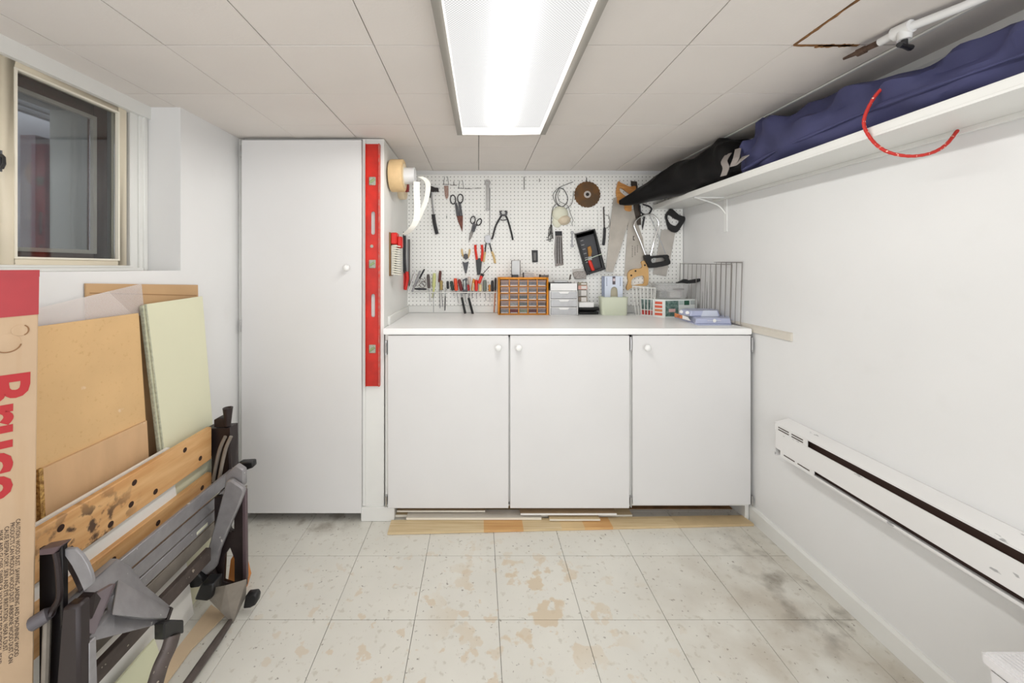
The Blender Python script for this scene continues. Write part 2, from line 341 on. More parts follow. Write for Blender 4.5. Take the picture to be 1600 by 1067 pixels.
# pegboard
pb = bpy.data.materials.new('pegboard'); pb.use_nodes = True; nt = pb.node_tree; b = nt.nodes['Principled BSDF']; N = nt.nodes.new; L = nt.links.new
b.inputs['Roughness'].default_value = .5
ge = N('ShaderNodeNewGeometry'); sc = N('ShaderNodeVectorMath'); sc.operation = 'SCALE'; sc.inputs['Scale'].default_value = 1/.0254; L(ge.outputs['Position'], sc.inputs[0])
fr = N('ShaderNodeVectorMath'); fr.operation = 'FRACTION'; L(sc.outputs[0], fr.inputs[0])
su = N('ShaderNodeVectorMath'); su.operation = 'SUBTRACT'; su.inputs[1].default_value = (.5, .5, .5); L(fr.outputs[0], su.inputs[0])
mu = N('ShaderNodeVectorMath'); mu.operation = 'MULTIPLY'; mu.inputs[1].default_value = (1, 0, 1); L(su.outputs[0], mu.inputs[0])
ln = N('ShaderNodeVectorMath'); ln.operation = 'LENGTH'; L(mu.outputs[0], ln.inputs[0])
lt_ = N('ShaderNodeMath'); lt_.operation = 'LESS_THAN'; lt_.inputs[1].default_value = .115; L(ln.outputs['Value'], lt_.inputs[0])
mx = N('ShaderNodeMix'); mx.data_type = 'RGBA'; mx.inputs[6].default_value = lin((242, 242, 238)); mx.inputs[7].default_value = lin((45, 42, 40)); L(lt_.outputs[0], mx.inputs[0]); L(mx.outputs[2], b.inputs['Base Color'])
tag(add('pegboard', MB().box(-.482, 1.378, 2.55, YB-.001, 1.023, ZC-.028), pb), 'white perforated pegboard covering the wall above the countertop', 'pegboard')
YP = 2.55     # pegboard face
# ------------------------------------------------------------------ spirit level
lv = thing('spirit_level', 'long red metal spirit level hung upright beside the tall cupboard', 'level')
lred = mat('worn_red_paint', (208, 38, 20), .4, var=.25, scale=14)
Yl = YF-.012
def rrect(cx, cy, w, h, n=5):
    r = w/2; pts = []
    for k in range(n+1): a = math.pi*k/n; pts.append((cx+r*math.cos(a), cy+h/2-r+r*math.sin(a)))
    for k in range(n+1): a = math.pi+math.pi*k/n; pts.append((cx+r*math.cos(a), cy-h/2+r+r*math.sin(a)))
    return pts
def t3(u, v, w_): return Vector((u, Yl+w_, v))
xl0, xl1, xlc = xf(574), xf(593), xf(583.2)
outer = [(xl0, zf(602)), (xl1, zf(602)), (xl1, zf(226.5)), (xl0, zf(226.5))]
hl = [rrect(xlc+.003, zf(y), .020, .118) for y in (349, 477)]+[rrect(xlc, zf(y), .026, .030) for y in (284, 412.5, 544)]
add('web', holed(outer, hl, t3, .006), lred, lv)
add('rail', MB().box(xl0-.003, xl0, Yl-.012, Yl+.011, zf(602), zf(226.5)), lred, lv, bev=.0008)
add('rail', MB().box(xl1, xl1+.006, Yl-.012, Yl+.011, zf(602), zf(226.5)), mat('worn_edge', (190, 110, 100), .5, col2=(210, 60, 45), scale=60), lv, bev=.0008)
vm = mat('vial_block', (172, 176, 160), .35, var=.3, scale=150)
for y in (284, 412.5, 544):
    v = add('vial_block', MB().box(xlc-.017, xlc+.017, Yl-.008, Yl+.006, zf(y)-.021, zf(y)+.021), vm, lv, bev=.003)
    add('vial', MB().tube([(xlc-.012, Yl-.010, zf(y)-.008), (xlc+.012, Yl-.010, zf(y)+.008)], .0055, 8), mat('green_vial', (150, 170, 120), .2), v)
add('badge', MB().lathe((xlc-.003, Yl-.003, zf(385)), (0, -1, 0), [(.008, 0), (.008, .002), (0, .003)], 12), vm, lv)
# ------------------------------------------------------------------ planks below cabinets
lightw = mat('pale_laminate', (218, 198, 160), .5, col2=(200, 176, 135), scale=6, stretch=(.6, 14, 1))
honey = mat('honey_laminate', (214, 172, 116), .5, col2=(200, 150, 95), scale=6, stretch=(.6, 14, 1))
cream_w = mat('cream_edge', (232, 226, 212), .5)
greyw = mat('underside_board', (176, 150, 118), .7, var=.1, scale=20)
fb = thing('laminate_floorboard', 'longest pale laminate floorboard lying on the floor in front of the cabinets', 'floorboard', 'loose flooring pieces under the cabinets')
xs = [605.5, 756, 818, 878, 914, 958, 1060, 1178]
ym = [lightw, honey, lightw, mat('mid_laminate', (214, 186, 140), .5, var=.1), honey, lightw, mat('mid2_laminate', (206, 182, 142), .5, var=.12, scale=12)]
def fbp(px, fr):   # front edge y 832 (left) .. 818 (right); back edge at depth
    py = 832-(px-605.5)*(832-818.5)/(1178-605.5) if fr else 812.5-(px-605.5)*8/572
    return WZ(px, py, .012)
for k in range(7):
    a, b = xs[k], xs[k+1]; e = (b-a)
    bk = lambda p: CX+(p-CX)*.958
    add('stave', MB().plate([fbp(a, 1), fbp(b, 1), fbp(bk(b), 0), fbp(bk(a), 0)], (0, 0, -.011)), ym[k], fb)
def plank(label, x0, x1, y0, y1, z0, th, m, em=None, rot=0):
    t = thing('wood_offcut', label, 'wood offcut', 'loose flooring pieces under the cabinets')
    c = Vector(((x0+x1)/2, (y0+y1)/2, z0)); R = Matrix.Rotation(rot, 3, 'Z')
    def q(a, b_, c_, d_, z, zt):
        return MB().plate([c+R@(Vector((x, y, z))-c) for x, y in ((a, c_), (b_, c_), (b_, d_), (a, d_))], (0, 0, zt-z))
    add('board', q(x0, x1, y0+.002, y1, z0, z0+th), m, t)
    add('front_edge', q(x0, x1, y0, y0+.002, z0, z0+th), em or cream_w, t)
Yz = lambda py, z: (CH-z)*F/(py-CY)
plank('tan board with a cream edge, leftmost and rearmost of the planks under the cabinets', xf(619), xf(758), 1.93, 2.03, .030, .008, greyw)
plank('thin white-edged plank under the middle of the left cabinet door', xf(636), xf(845), 1.895, 1.96, .014, .010, mat('white_lam', (222, 216, 204), .5))
plank('wide tan board lying flat beneath both left cabinet doors', xf(617), xf(990), 1.93, 2.16, .004, .012, lightw)
plank('upper white-edged plank below the middle cabinet door', xf(813), xf(962), 1.90, 2.0, .034, .009, greyw, white_pl)
plank('small thin plank tucked under the white-edged one below the middle door', xf(857), xf(935), 1.885, 1.94, .016, .007, lightw)
# ------------------------------------------------------------------ shelf on the right
sh = thing('wall_shelf', 'long white wooden shelf high on the right wall below the ceiling', 'shelf')
add('board', MB().box(1.172, RX-.001, .30, 2.55, CH+.395, CH+.421), cab2, sh, bev=.002)
add('seam_strip', MB().box(1.172, 1.186, .30, 2.55, CH+.389, CH+.396), cab2, sh)
bx = WX(1135, 305, RX)
add('bracket', MB().box(RX-.006, RX-.001, bx.y-.012, bx.y+.012, CH+.20, CH+.394).box(1.20, RX-.001, bx.y-.010, bx.y+.010, CH+.387, CH+.394).tube(smoothpts([(RX-.004, bx.y, CH+.30), (RX-.05, bx.y, CH+.35), (1.22, bx.y, CH+.389)], 4, False), .004, 6), white_pl, sh)
add('cleat', MB().box(RX-.016, RX-.001, .6, bx.y+.1, CH+.380, CH+.395), cab2, sh, bev=.001)
# bags
def bag(cs, n=26, seed=1, amp=.008):
    rg = random.Random(seed); ph = [rg.uniform(0, 6.28) for _ in range(8)]; rings = []
    cs = [Vector(c) for c in cs]
    sm = []
    m = len(cs)
    for i in range(m-1):
        p = [cs[max(0, min(m-1, j))] for j in (i-1, i, i+1, i+2)]
        for q in range(8):
            t = q/8; sm.append(.5*((2*p[1])+(p[2]-p[0])*t+(2*p[0]-5*p[1]+4*p[2]-p[3])*t*t+(3*p[1]-p[0]-3*p[2]+p[3])*t**3))
    sm.append(cs[-1])
    for i, c in enumerate(sm):
        x, y, z, rx, rz = c
        nx = sm[min(i+1, len(sm)-1)]; pv = sm[max(i-1, 0)]
        t = Vector((nx[0]-pv[0], nx[1]-pv[1], 0)).normalized(); side = Vector((t.y, -t.x, 0))
        ring = []
        for k in range(n):
            a = 2*math.pi*k/n; cc, ss = math.cos(a), math.sin(a)
            w1 = amp*(math.sin(a*3+i*.35+ph[0])+.7*math.sin(a*5-i*.5+ph[1])+.5*math.sin(a*2+i*.9+ph[2]))*min(1, rz/.05)
            ex = math.copysign(abs(cc)**.75, cc)*rx; ez = math.copysign(abs(ss)**.75, ss)*rz
            if ss < 0: ez *= 1; w1 *= .3
            ring.append(Vector((x, y, z))+side*(ex*(1+w1/.08*1.0))+Vector((0, 0, ez*(1+w1/.08))))
        rings.append(ring)
    return MB().loft(rings)
navy = mat('navy_cloth', (66, 68, 108), .75, var=.25, scale=6, bump=.4, bscale=14)
ST = CH+.421
nb = thing('navy_bag', 'long navy blue cloth bag lying on the high shelf', 'bag')
add('cloth', bag([(1.28, .40, ST+.055, .095, .055), (1.28, .70, ST+.058, .095, .058), (1.28, .85, ST+.062, .095, .062), (1.28, 1.0, ST+.070, .095, .070), (1.28, 1.15, ST+.076, .095, .076), (1.27, 1.33, ST+.086, .095, .084), (1.265, 1.5, ST+.098, .09, .096), (1.27, 1.62, ST+.100, .085, .098), (1.275, 1.70, ST+.085, .08, .083), (1.27, 1.75, ST+.06, .065, .055)], seed=4, amp=.015), navy, nb)
add('fold', MB().tube(smoothpts([(1.195, 1.70, ST+.02), (1.185, 1.5, ST+.045), (1.18, 1.3, ST+.05), (1.183, 1.1, ST+.055), (1.18, .8, ST+.04)], 5, False), [.006+.003*math.sin(k*.9) for k in range(21)], 8), navy, nb)
bb = thing('black_bag', 'shiny black nylon bag with a grey strap at the far end of the high shelf', 'bag')
add('cloth', bag([(.925, 2.47, CH+.425, .02, .016), (.97, 2.43, CH+.435, .035, .034), (1.07, 2.34, CH+.475, .07, .062), (1.16, 2.20, CH+.505, .085, .085), (1.235, 2.03, CH+.52, .10, .10), (1.26, 1.90, CH+.528, .10, .108), (1.272, 1.82, CH+.520, .085, .098), (1.275, 1.765, CH+.50, .05, .06)], seed=9, amp=.007), bfab, bb)
gs = mat('grey_webbing', (158, 150, 145), .7)
sm_ = MB()
def strap(mb, pts, wv, t=.003):
    wv = Vector(wv)
    for a, b_ in zip(pts[:-1], pts[1:]):
        a, b_ = Vector(a), Vector(b_); n = (b_-a).cross(wv).normalized()*t
        mb.plate([a-wv/2, a+wv/2, b_+wv/2, b_-wv/2], n)
    return mb
add('strap', strap(strap(MB(), smoothpts([WX(1138, 240, 1.19), WX(1131, 252, 1.155), WX(1134, 262, 1.15), WX(1130, 275, 1.165)], 3, False), (0, .045, .004)), smoothpts([WX(1153, 232, 1.18), WX(1150, 246, 1.14), WX(1145, 260, 1.145), WX(1158, 250, 1.15), WX(1166, 244, 1.165)], 3, False), (0, .04, .004)), gs, bb)
tag(add('small_block', MB().box(1.33, 1.36, .86, .93, ST+.001, ST+.16), mat('maroon_block', (96, 44, 40), .5), bev=.003), 'small dark maroon block standing behind the navy bag at the right end of the shelf', 'block')
# rope
rope = mat('red_rope', (190, 38, 28), .6, col2=(238, 200, 180), thr=.62, scale=110)
rp = [(1412, 121, 1.22), (1398, 126, 1.20), (1383, 134, 1.175), (1366, 152, 1.165), (1353, 177, 1.16), (1350, 195, 1.16), (1358, 213, 1.165), (1374, 230, 1.17), (1395, 240, 1.19), (1425, 244, 1.22), (1455, 239, 1.26), (1478, 226, 1.31), (1496, 204, 1.36)]
pts = smoothpts([WX(*p) for p in rp], 6, False)
tag(add('rope', MB().tube(pts, [.0042+.0006*(k % 2) for k in range(len(pts))], 8), rope), 'red flecked rope looping down over the front of the high shelf', 'rope')
# pipe
pp = thing('water_pipe', 'white painted pipe with a dark shutoff valve under the ceiling', 'pipe')
pz = ZC-.024
pA = WX(1568, -12, 1.13); wp = white_pl
P = [WZ(px, py, pz) for px, py in ((1640, -48), (1500, 12), (1412, 46), (1375, 66))]
add('pipe', MB().tube(P, .011, 12), wp, pp)
add('tee', MB().tube([WZ(1425, 40, pz), WZ(1398, 54, pz)], [.017, .019], 12).tube([WZ(1413, 46, pz), WZ(1413, 46, pz)-Vector((0, 0, .028))], [.017, .014], 12), wp, pp)
v0 = WZ(1413, 46, pz)
add('valve', MB().tube([v0-Vector((0, 0, .026)), v0-Vector((0, 0, .046))], .007, 10).tube([v0+Vector((-.024, -.01, -.046)), v0+Vector((0.0, 0, -.044)), v0+Vector((.026, .008, -.044))], [.007, .006, .008], 8), dmetal, pp)
add('fitting', MB().tube([WZ(1375, 66, pz), WZ(1345, 80, pz), WZ(1318, 92, pz)], [.009, .008, .004], 8).tube([WZ(1352, 77, pz), WZ(1340, 83, pz)], .011, 8), mat('rusty_metal', (110, 88, 75), .6, .5, var=.5, scale=60), pp)
# ------------------------------------------------------------------ heater
ht = thing('baseboard_heater', 'long white baseboard heater mounted on the right wall with chipped paint', 'heater')
hw = mat('chipped_white_paint', (230, 229, 227), .4, var=.03, scale=5); layer(hw, (150, 150, 150), 30, .66, .68, .8, stretch=(1, .35, 1))
y1h = 1.675; y0h = .3; hx = 1.313
zz = lambda h: CH-h
add('top_panel', MB().plate([(RX, y0h, zz(.672)), (RX-.012, y0h, zz(.668)), (hx, y0h, zz(.684)), (hx, y0h, zz(.690)), (RX, y0h, zz(.682))], (0, y1h-y0h, 0)), hw, ht)
add('front_panel', MB().box(hx, hx+.004, y0h, y1h-.001, zz(.797), zz(.716)), hw, ht, bev=.001)
add('bottom_lip', MB().plate([(hx, y0h, zz(.822)), (hx, y0h, zz(.814)), (hx+.004, y0h, zz(.814)), (RX, y0h, zz(.835)), (RX, y0h, zz(.842))], (0, y1h-y0h-.03, 0)), hw, ht)
add('core', MB().box(hx+.022, RX-.001, y0h, y1h-.02, zz(.83), zz(.69)), mat('dark_brown_core', (58, 38, 30), .7), ht)
def vent(z0, z1, ye):
    m_ = MB().box(hx+.001, hx+.004, ye-.165, ye, z0, z1); return m_
for (ha, hb, ye) in ((.716, .690, y1h), (.814, .797, y1h-.03)):
    e = add('end_cap', vent(zz(ha), zz(hb), ye), hw, ht)
    for k in range(2):
        for s_ in range(2 if ha < .8 else 1): add('vent_slot', MB().box(hx-.0005, hx+.002, ye-.075-.07*k, ye-.02-.07*k, zz(ha)+.005+.010*s_, zz(ha)+.009+.010*s_), grout, e)
add('side_panel', MB().box(hx, RX-.001, y1h-.003, y1h, zz(.83), zz(.686)), hw, ht)
# plastic bin lower right
bn = thing('storage_bin', 'white plastic storage bin with ribbed lid at the foot of the right wall', 'bin')
Yc = 1.00; zt = CH-(592/782)*1.325
binw = mat('bin_plastic', (224, 222, 222), .35)
def taper(x0, x1, y0, y1, z0, z1, d):
    return MB().loft([[Vector((x0+d, y0+d, z0)), Vector((x1, y0+d, z0)), Vector((x1, y1-d, z0)), Vector((x0+d, y1-d, z0))], [Vector((x0, y0, z1)), Vector((x1, y0, z1)), Vector((x1, y1, z1)), Vector((x0, y1, z1))]])
XB1 = 1.371
xb = 1.12; yb1 = xb*F/(1530-CX); zt = CH-(592/F)*yb1
add('body', taper(xb+.006, XB1, .35, yb1-.006, .001, zt-.03, .02), binw, bn, bev=.008, seg=2)
add('lid', MB().box(xb, XB1, .34, yb1, zt-.035, zt-.006), binw, bn, bev=.006, seg=2)
for k in range(24):
    xx = xb+.014+k*.0098
    if xx < XB1-.01: add('rib', MB().box(xx, xx+.005, .36, yb1-.012, zt-.007, zt-.0035), binw, bn)
# ------------------------------------------------------------------ left: carton
kraft = mat('kraft_cardboard', (190, 163, 133), .8, var=.06, scale=9)
layer(kraft, (178, 148, 114), 40, .5, .8, .5, stretch=(1, 1, .1))
ct = thing('flooring_carton', 'tall narrow kraft carton with red lettering and red tape standing at left', 'carton')
YC_ = .85
def cf(px, py): 
    xx = px
    return W(xx, py, YC_)
lean = .013
CA_ = math.radians(50); FD = Vector((math.cos(CA_), math.sin(CA_), 0)); SD = Vector((-math.sin(CA_), math.cos(CA_), 0))
C0 = Vector(((60.5-CX)*YC_/F, YC_, 0))
def CT3(u, z):    # u along the turned front face: from right edge (0) to left (negative), leaning slightly
    p = C0+FD*u; return Vector((p.x-(1.27-z)*lean, p.y, z))
def cpx(px):      # distance along the face of a pixel column at eye height
    k_ = (px-CX)/F; return (k_*C0.y-C0.x)/(FD.x-k_*FD.y)
NO = Vector((FD.y, -FD.x, 0))   # outward normal
Wd = .205; tz = CH+(CY-424)*YC_/F
body = MB().plate([CT3(0, 0), CT3(-Wd, 0), CT3(-Wd, tz), CT3(0, tz)], SD*.09)
add('box', body, kraft, ct, bev=.002)
redt = mat('red_tape', (172, 42, 48), .4, var=.15, scale=10)
tb = CH+(CY-491)*YC_/F
def grow(pts, d, o): return MB().plate([p+NO*o for p in pts], SD*(d+2*o))
add('tape', grow([CT3(.0008, tb), CT3(-Wd-.001, tb-.01), CT3(-Wd-.001, tz+.001), CT3(.0008, tz+.001)], .09, .001), redt, ct)
add('tape_wrap', grow([CT3(.0014, tz-.012), CT3(-Wd-.001, tz-.012), CT3(-Wd-.001, tz+.003), CT3(.0014, tz+.003)], .09, .0018), redt, ct)
dk = mat('cut_cardboard', (140, 104, 72), .9)
def onface(px, py, o=.0006):
    u = cpx(px); p = C0+FD*u; z = CH+(CY-py)*p.y/F; q = CT3(u, z); return q+NO*o
for (px, py, r) in ((32, 516, .0125), (12, 536, .020)):
    c = onface(px, py, 0)
    add('finger_hole', MB().lathe(c, NO, [(r, 0), (r, .0006), (r*.95, .0012), (0, .0012)], 24), kraft, ct)
    arc = [c+FD*(math.cos(a)*r)+Vector((0, 0, math.sin(a)*r))+NO*.001 for a in [math.radians((-60 if r < .015 else -130)+k*9) for k in range(14)]]
    add('hole_edge', MB().tube(arc, .0013, 5), dk, ct)
ltr = mat('red_print', (174, 42, 46), .7)
kk = .82/F
zB = onface(40, 582).z
u1_, u0_ = cpx(52), cpx(-34)
cap = .1
tm = text_mesh('Bruce', cap/.729, lambda u, v, w_: Vector((u, v, w_)), offset=.0035, spacing=1.0)
us = [v.co.x for v in tm.vertices]; ux0, ux1 = min(us), max(us)
for v in tm.vertices:
    fu = (v.co.x-ux0)/(ux1-ux0); fv = v.co.y/cap
    q = CT3(u0_+(u1_-u0_)*fv, zB-fu*.268)+NO*(.0006+v.co.z); v.co = q
add('lettering', tm, ltr, ct)
fp = mat('black_print', (70, 58, 50), .8)
lines = ['CAUTION: WOOD DUST. SAWING, SANDING AND MACHINING WOOD', 'PRODUCTS CAN PRODUCE WOOD DUST. AIRBORNE WOOD DUST CAN', 'CAUSE RESPIRATORY, SKIN AND EYE IRRITATION. WEAR A DUST', 'MASK AND GLOVES. SWEEP OR VACUUM DUST FOR DISPOSAL. READ', 'ALL INSTALLATION INSTRUCTIONS BEFORE YOU BEGIN TO WORK']
for i, ln_ in enumerate(lines):
    u_ = cpx(30)-i*.0078; z_ = onface(28, 812+i*3).z
    add('small_print', text_mesh(ln_, .0088, lambda u, v, w_: CT3(u_+v, z_-u*1.05)+NO*(.0006+w_), thick=.0003), fp, ct)
# ------------------------------------------------------------------ boards leaning on left wall
def lean_sheet(xt, xb_, y0, y1, zt_, th, zb=.001, y0b=None, y1b=None, zt1=None):
    y0b = y0 if y0b is None else y0b; y1b = y1 if y1b is None else y1b; zt1 = zt_ if zt1 is None else zt1
    return MB().plate([(xb_, y0b, zb), (xb_, y1b, zb), (xt, y1, zt1), (xt, y0, zt_)], (-th, 0, 0))
cardm = mat('brown_cardboard', (196, 160, 118), .8, var=.08, scale=6)
t = thing('cardboard_sheet', 'brown corrugated cardboard sheet behind the wire mesh and pale green sheets', 'cardboard')
add('sheet', lean_sheet(-1.212, -1.185, 1.165, 1.63, 1.231, .005, zt1=1.205), cardm, t)
add('crease', MB().plate([WX(140, 457, -1.2112), WX(307, 461, -1.2112), WX(307, 462.5, -1.2112), WX(140, 458.5, -1.2112)], (.0008, 0, 0)), mat('crease', (160, 124, 86), .9), t)
# expanded metal mesh
meshm = mat('pink_white_mesh', (232, 224, 220), .6)
mm = MB(); A, B, C_, D = [WX(*p, -1.204) for p in ((40, 486), (221, 443), (226, 492), (40, 520))]
def bil(u, v): return (A*(1-u)+B*u)*(1-v)+(D*(1-u)+C_*u)*v
nu, nv = 84, 20
for k in range(-nv, nu+1):
    for dirn in (0, 1):
        u0, v0 = k/nu, 0.0; u1, v1 = (k+nv)/nu, 1.0
        if dirn: v0, v1 = 1.0, 0.0
        if u0 < 0: v0 = v0+(v1-v0)*(-u0/(u1-u0)); u0 = 0
        if u1 > 1: v1 = v0+(v1-v0)*((1-u0)/(u1-u0)); u1 = 1
        if u1 <= u0: continue
        mm.tube([bil(u0, v0), bil(u1, v1)], .0007, 3)
mo = add('wire_mesh', mm, meshm, smooth=False); tag(mo, 'sheet of fine pinkish expanded wire mesh behind the large tan hardboard', 'mesh')
hb = mat('tan_hardboard', (222, 184, 132), .6, var=.08, scale=7); layer(hb, (240, 228, 206), 14, .70, .76, .7); layer(hb, (190, 146, 90), 90, .6, .75, .4, seed=2)
tag(add('hardboard_panel', lean_sheet(-1.187, -1.150, .80, 1.318, 1.121, .006, y1b=1.36), hb), 'large tan hardboard panel leaning behind the flooring carton', 'board')
plm = mat('birch_plywood', (212, 174, 132), .5, var=.1, scale=5, stretch=(1, 4, 1)); layer(plm, (240, 226, 206), 12, .68, .74, .6)
t = thing('plywood_board', 'low light plywood board with a rough left edge in front of the hardboard', 'board')
add('face', lean_sheet(-1.166, -1.128, 1.010, 1.327, .742, .012), plm, t)
add('rough_edge', lean_sheet(-1.165, -1.127, 1.000, 1.0102, .744, .016), mat('osb_edge', (130, 92, 50), .9, col2=(210, 170, 100), scale=120), t)
wb = mat('white_melamine', (238, 236, 230), .4, var=.03, scale=6)
tag(add('white_board', lean_sheet(-1.122, -1.052, .62, 1.37, .628, .012, y1b=1.395), wb), 'white board standing behind the folded workbench', 'board')
gm = [mat('pale_green_sheet', (222, 221, 192), .6, var=.04, scale=3), mat('pale_edge', (196, 198, 176), .8, var=.3, scale=90)]
for k, (dx, dy, lb) in enumerate(((0, 0, 'front pale green sheet of the stack behind the workbench'), (-.007, -.006, 'pale green sheet second in the stack, its rough edge showing'), (-.014, -.003, 'rearmost pale green sheet of the stack against the cardboard'))):
    t = thing('pale_green_sheet', lb, 'sheet', 'pale green sheets stacked against the cardboard')
    add('face', lean_sheet(-1.178+dx, -1.084+dx, 1.340+dy, 1.610, 1.150-.004*k, .005, y0b=1.390+dy, y1b=1.607, zt1=1.158-.004*k), gm[0], t)
    add('rough_edge', lean_sheet(-1.1785+dx, -1.0845+dx, 1.336+dy, 1.3403+dy, 1.150-.004*k, .0062, y0b=1.386+dy, y1b=1.3903+dy), gm[1], t)
# green/white low strips on the floor behind the bench
tag(add('green_strip', lean_sheet(-1.03, -.995, .62, 1.20, .10, .006), mat('yellow_green_sheet', (214, 215, 184), .6)), 'yellowish green strip on the floor under the folded workbench', 'board')
tag(add('cardboard_scrap', MB().plate([WZ(330, 946, .004), WZ(352, 962, .004), WZ(300, 1015, .004), WZ(262, 1067, .004), WZ(235, 1110, .004), WZ(215, 1090, .004), WZ(280, 1010, .004)], (0, 0, .004)), mat('scrap', (214, 190, 158), .8, var=.1)), 'torn tan cardboard scrap on the floor beside the workbench foot', 'cardboard')
tag(add('wood_wedge', MB().plate([(-1.0, 1.50, .001), (-.93, 1.50, .001), (-.915, 1.50, .05), (-.935, 1.50, .13), (-.955, 1.50, .17), (-.985, 1.50, .12)], (0, .02, 0)), mat('orange_wood', (206, 132, 66), .5)), 'orange wooden piece standing on the floor behind the workbench frame', 'wood offcut')
# ------------------------------------------------------------------ folded workbench
wk = thing('folding_workbench', 'folded portable workbench with wooden jaws and grey steel frame leaning at left', 'workbench')
jw = mat('worn_jaw_wood', (222, 178, 124), .5, col2=(204, 152, 96), scale=5, stretch=(1, 1, 8)); layer(jw, (66, 44, 32), 26, .50, .58, .95, mask=((-1.1, 1.03, .54), (.3, .19, .12)), seed=6)
gsteel = mat('grey_hammered_steel', (150, 148, 150), .42, .3, var=.15, scale=30); layer(gsteel, (220, 218, 214), 45, .70, .72, .9)
gst2 = mat('warm_grey_steel', (146, 138, 128), .5, .25, var=.2, scale=20)
dst = mat('dark_brown_steel', (48, 38, 38), .4, .3, var=.2, scale=30)
XJ = -1.085
def ppl(m, pts, X, th): return m.plate([WX(p[0], p[1], X if len(p) < 3 else p[2]) for p in pts], (-th, 0, 0))
r1, r2, r3, r4 = .596*-XJ, .716*-XJ, .765*-XJ, .885*-XJ
jy1 = -XJ*F/(CX-331); jy0 = .88
for (ra, rb_) in ((r1, r2), (r3, r4)):
    j = add('jaw', MB().box(XJ-.022, XJ, jy0, jy1, CH-rb_, CH-ra), jw, wk, bev=.003)
    if ra == r1:
        hs = ((289, 703), (313, 716), (210, 754), (243, 768), (205, 788), (95, 825), (173, 820))
    else: hs = ((177, 875), (247, 817), (316, 762))
    for k, (hx_, hy_) in enumerate(hs):
        if ra != r1 or k not in (1, 3, 4):
            pass
        c = WX(hx_, hy_, XJ); c.z = max(CH-rb_+.02, min(CH-ra-.02, c.z))
        add('dog_hole', MB().lathe(c-Vector((.001, 0, 0)), (1, 0, 0), [(.009, 0), (.009, .0014), (0, .0014)], 14), mat('dark_hole', (50, 30, 20), .9), j)
# upper front beam and pressed panel
XB_ = -1.02
def beam(ra, rb_, X, pa, pb_, th, m, name='beam'):
    ya, yb_ = -X*F/(CX-pa), -X*F/(CX-pb_)
    return add(name, MB().box(X-th, X, ya, yb_, CH-rb_*-X, CH-ra*-X), m, wk, bev=.002)
beam(.818, .866, XB_+.008, 118, 367, .012, gsteel)
beam(.872, .915, XB_-.008, 150, 352, .008, gsteel)
beam(.920, .958, XB_-.006, 150, 352, .010, gsteel)
beam(.962, 1.010, XB_-.016, 120, 346, .008, gst2)
gst3 = mat('dark_warm_steel', (92, 82, 78), .45, .3, var=.25, scale=30); layer(gst3, (190, 180, 165), 60, .68, .70, .8)
beam(1.045, 1.095, XB_+.03, 110, 330, .02, gst3)
sl = WX(316, 826, XB_-.006)
add('slot', MB().box(XB_-.007, XB_-.0048, sl.y-.028, sl.y+.028, sl.z-.006, sl.z+.006), mat('slot_pale', (205, 204, 185), .6), wk, bev=.004)
# far end bracket
def wp_(pts, Y, th, name, m, bev=0, **k): return add(name, MB().plate([W(a, b_, Y) for a, b_ in pts], (0, th, 0)), m, wk, bev=bev, **k)
YE = 1.555
wp_([(320, 670), (360, 668), (361, 760), (340, 770), (330, 768), (330, 712), (320, 712)], YE, .05, 'end_bracket', dst, .002)
wp_([(317, 672), (328, 671), (328, 712), (319, 711)], YE-.01, .02, 'jaw_clip', black, .001)
wp_([(334, 656), (340, 653), (351, 655), (352, 668), (334, 668)], YE-.0, .04, 'handle_arm', dst, .002)
kb = W(356, 665, YE)
add('crank_knob', MB().lathe(kb, (0, 0, 1), [(.011, 0), (.012, .01), (.018, .066), (.019, .074), (.015, .075), (.010, .068)], 14), dst, wk)
tm_ = MB()
for off in (0, 1): tm_.tube(smoothpts([W(x+off*9, y, YE-.02-.01*off) for x, y in ((352, 682), (344, 700), (338, 725), (333, 752))], 3, False), .007, 8)
add('strut', tm_, gst2, wk)
add('rear_strut', MB().tube([W(357, 684, YE), W(360, 735, YE)], .006, 8), dst, wk)
# beam end with black handle
wp_([(367, 727), (374, 723), (394, 722), (395, 731), (378, 737), (370, 735)], 1.50, .03, 'end_cap', black, .003)
YL = 1.47
wp_([(352, 742), (368, 727), (380, 735), (380, 760), (366, 768), (350, 765)], YL-.03, .025, 'leg_hinge', gsteel, .003)
wp_([(353, 752), (360, 750), (378, 762), (381, 768), (373, 790), (356, 828), (342, 862), (336, 888), (322, 900), (312, 893), (322, 866), (335, 820), (346, 778)], YL-.055, .022, 'leg', gsteel, .005)
wp_([(371, 765), (382, 762), (380, 785), (372, 790)], YL-.0, .02, 'leg_flange', gst2, .002)
# dark far frame, two posts and cross with round-ended windows
def tY(Y): return lambda u, v, w_: W(u, v, Y)+Vector((0, w_, 0))
def oval(cx, cy, w_, h_): return [(a, b_) for a, b_ in rrect(cx, cy, w_, h_, 6)]
add('leg_frame', holed([(338, 775), (384, 772), (384.5, 915), (338, 918)], [[(352, 866), (362, 852), (369, 870), (369, 905), (364, 912), (350, 907)], oval(364, 812, 9, 34), [(341, 800), (352, 790), (352, 830), (341, 842)]], tY(1.455), .02), dst, wk)
add('leg_post', MB().plate([W(378, 766, 1.44), W(383.5, 766, 1.44), W(385, 905, 1.44), W(379, 908, 1.44)], (0, .015, 0)), mat('mauve_steel', (98, 82, 86), .4, .3), wk, bev=.002)
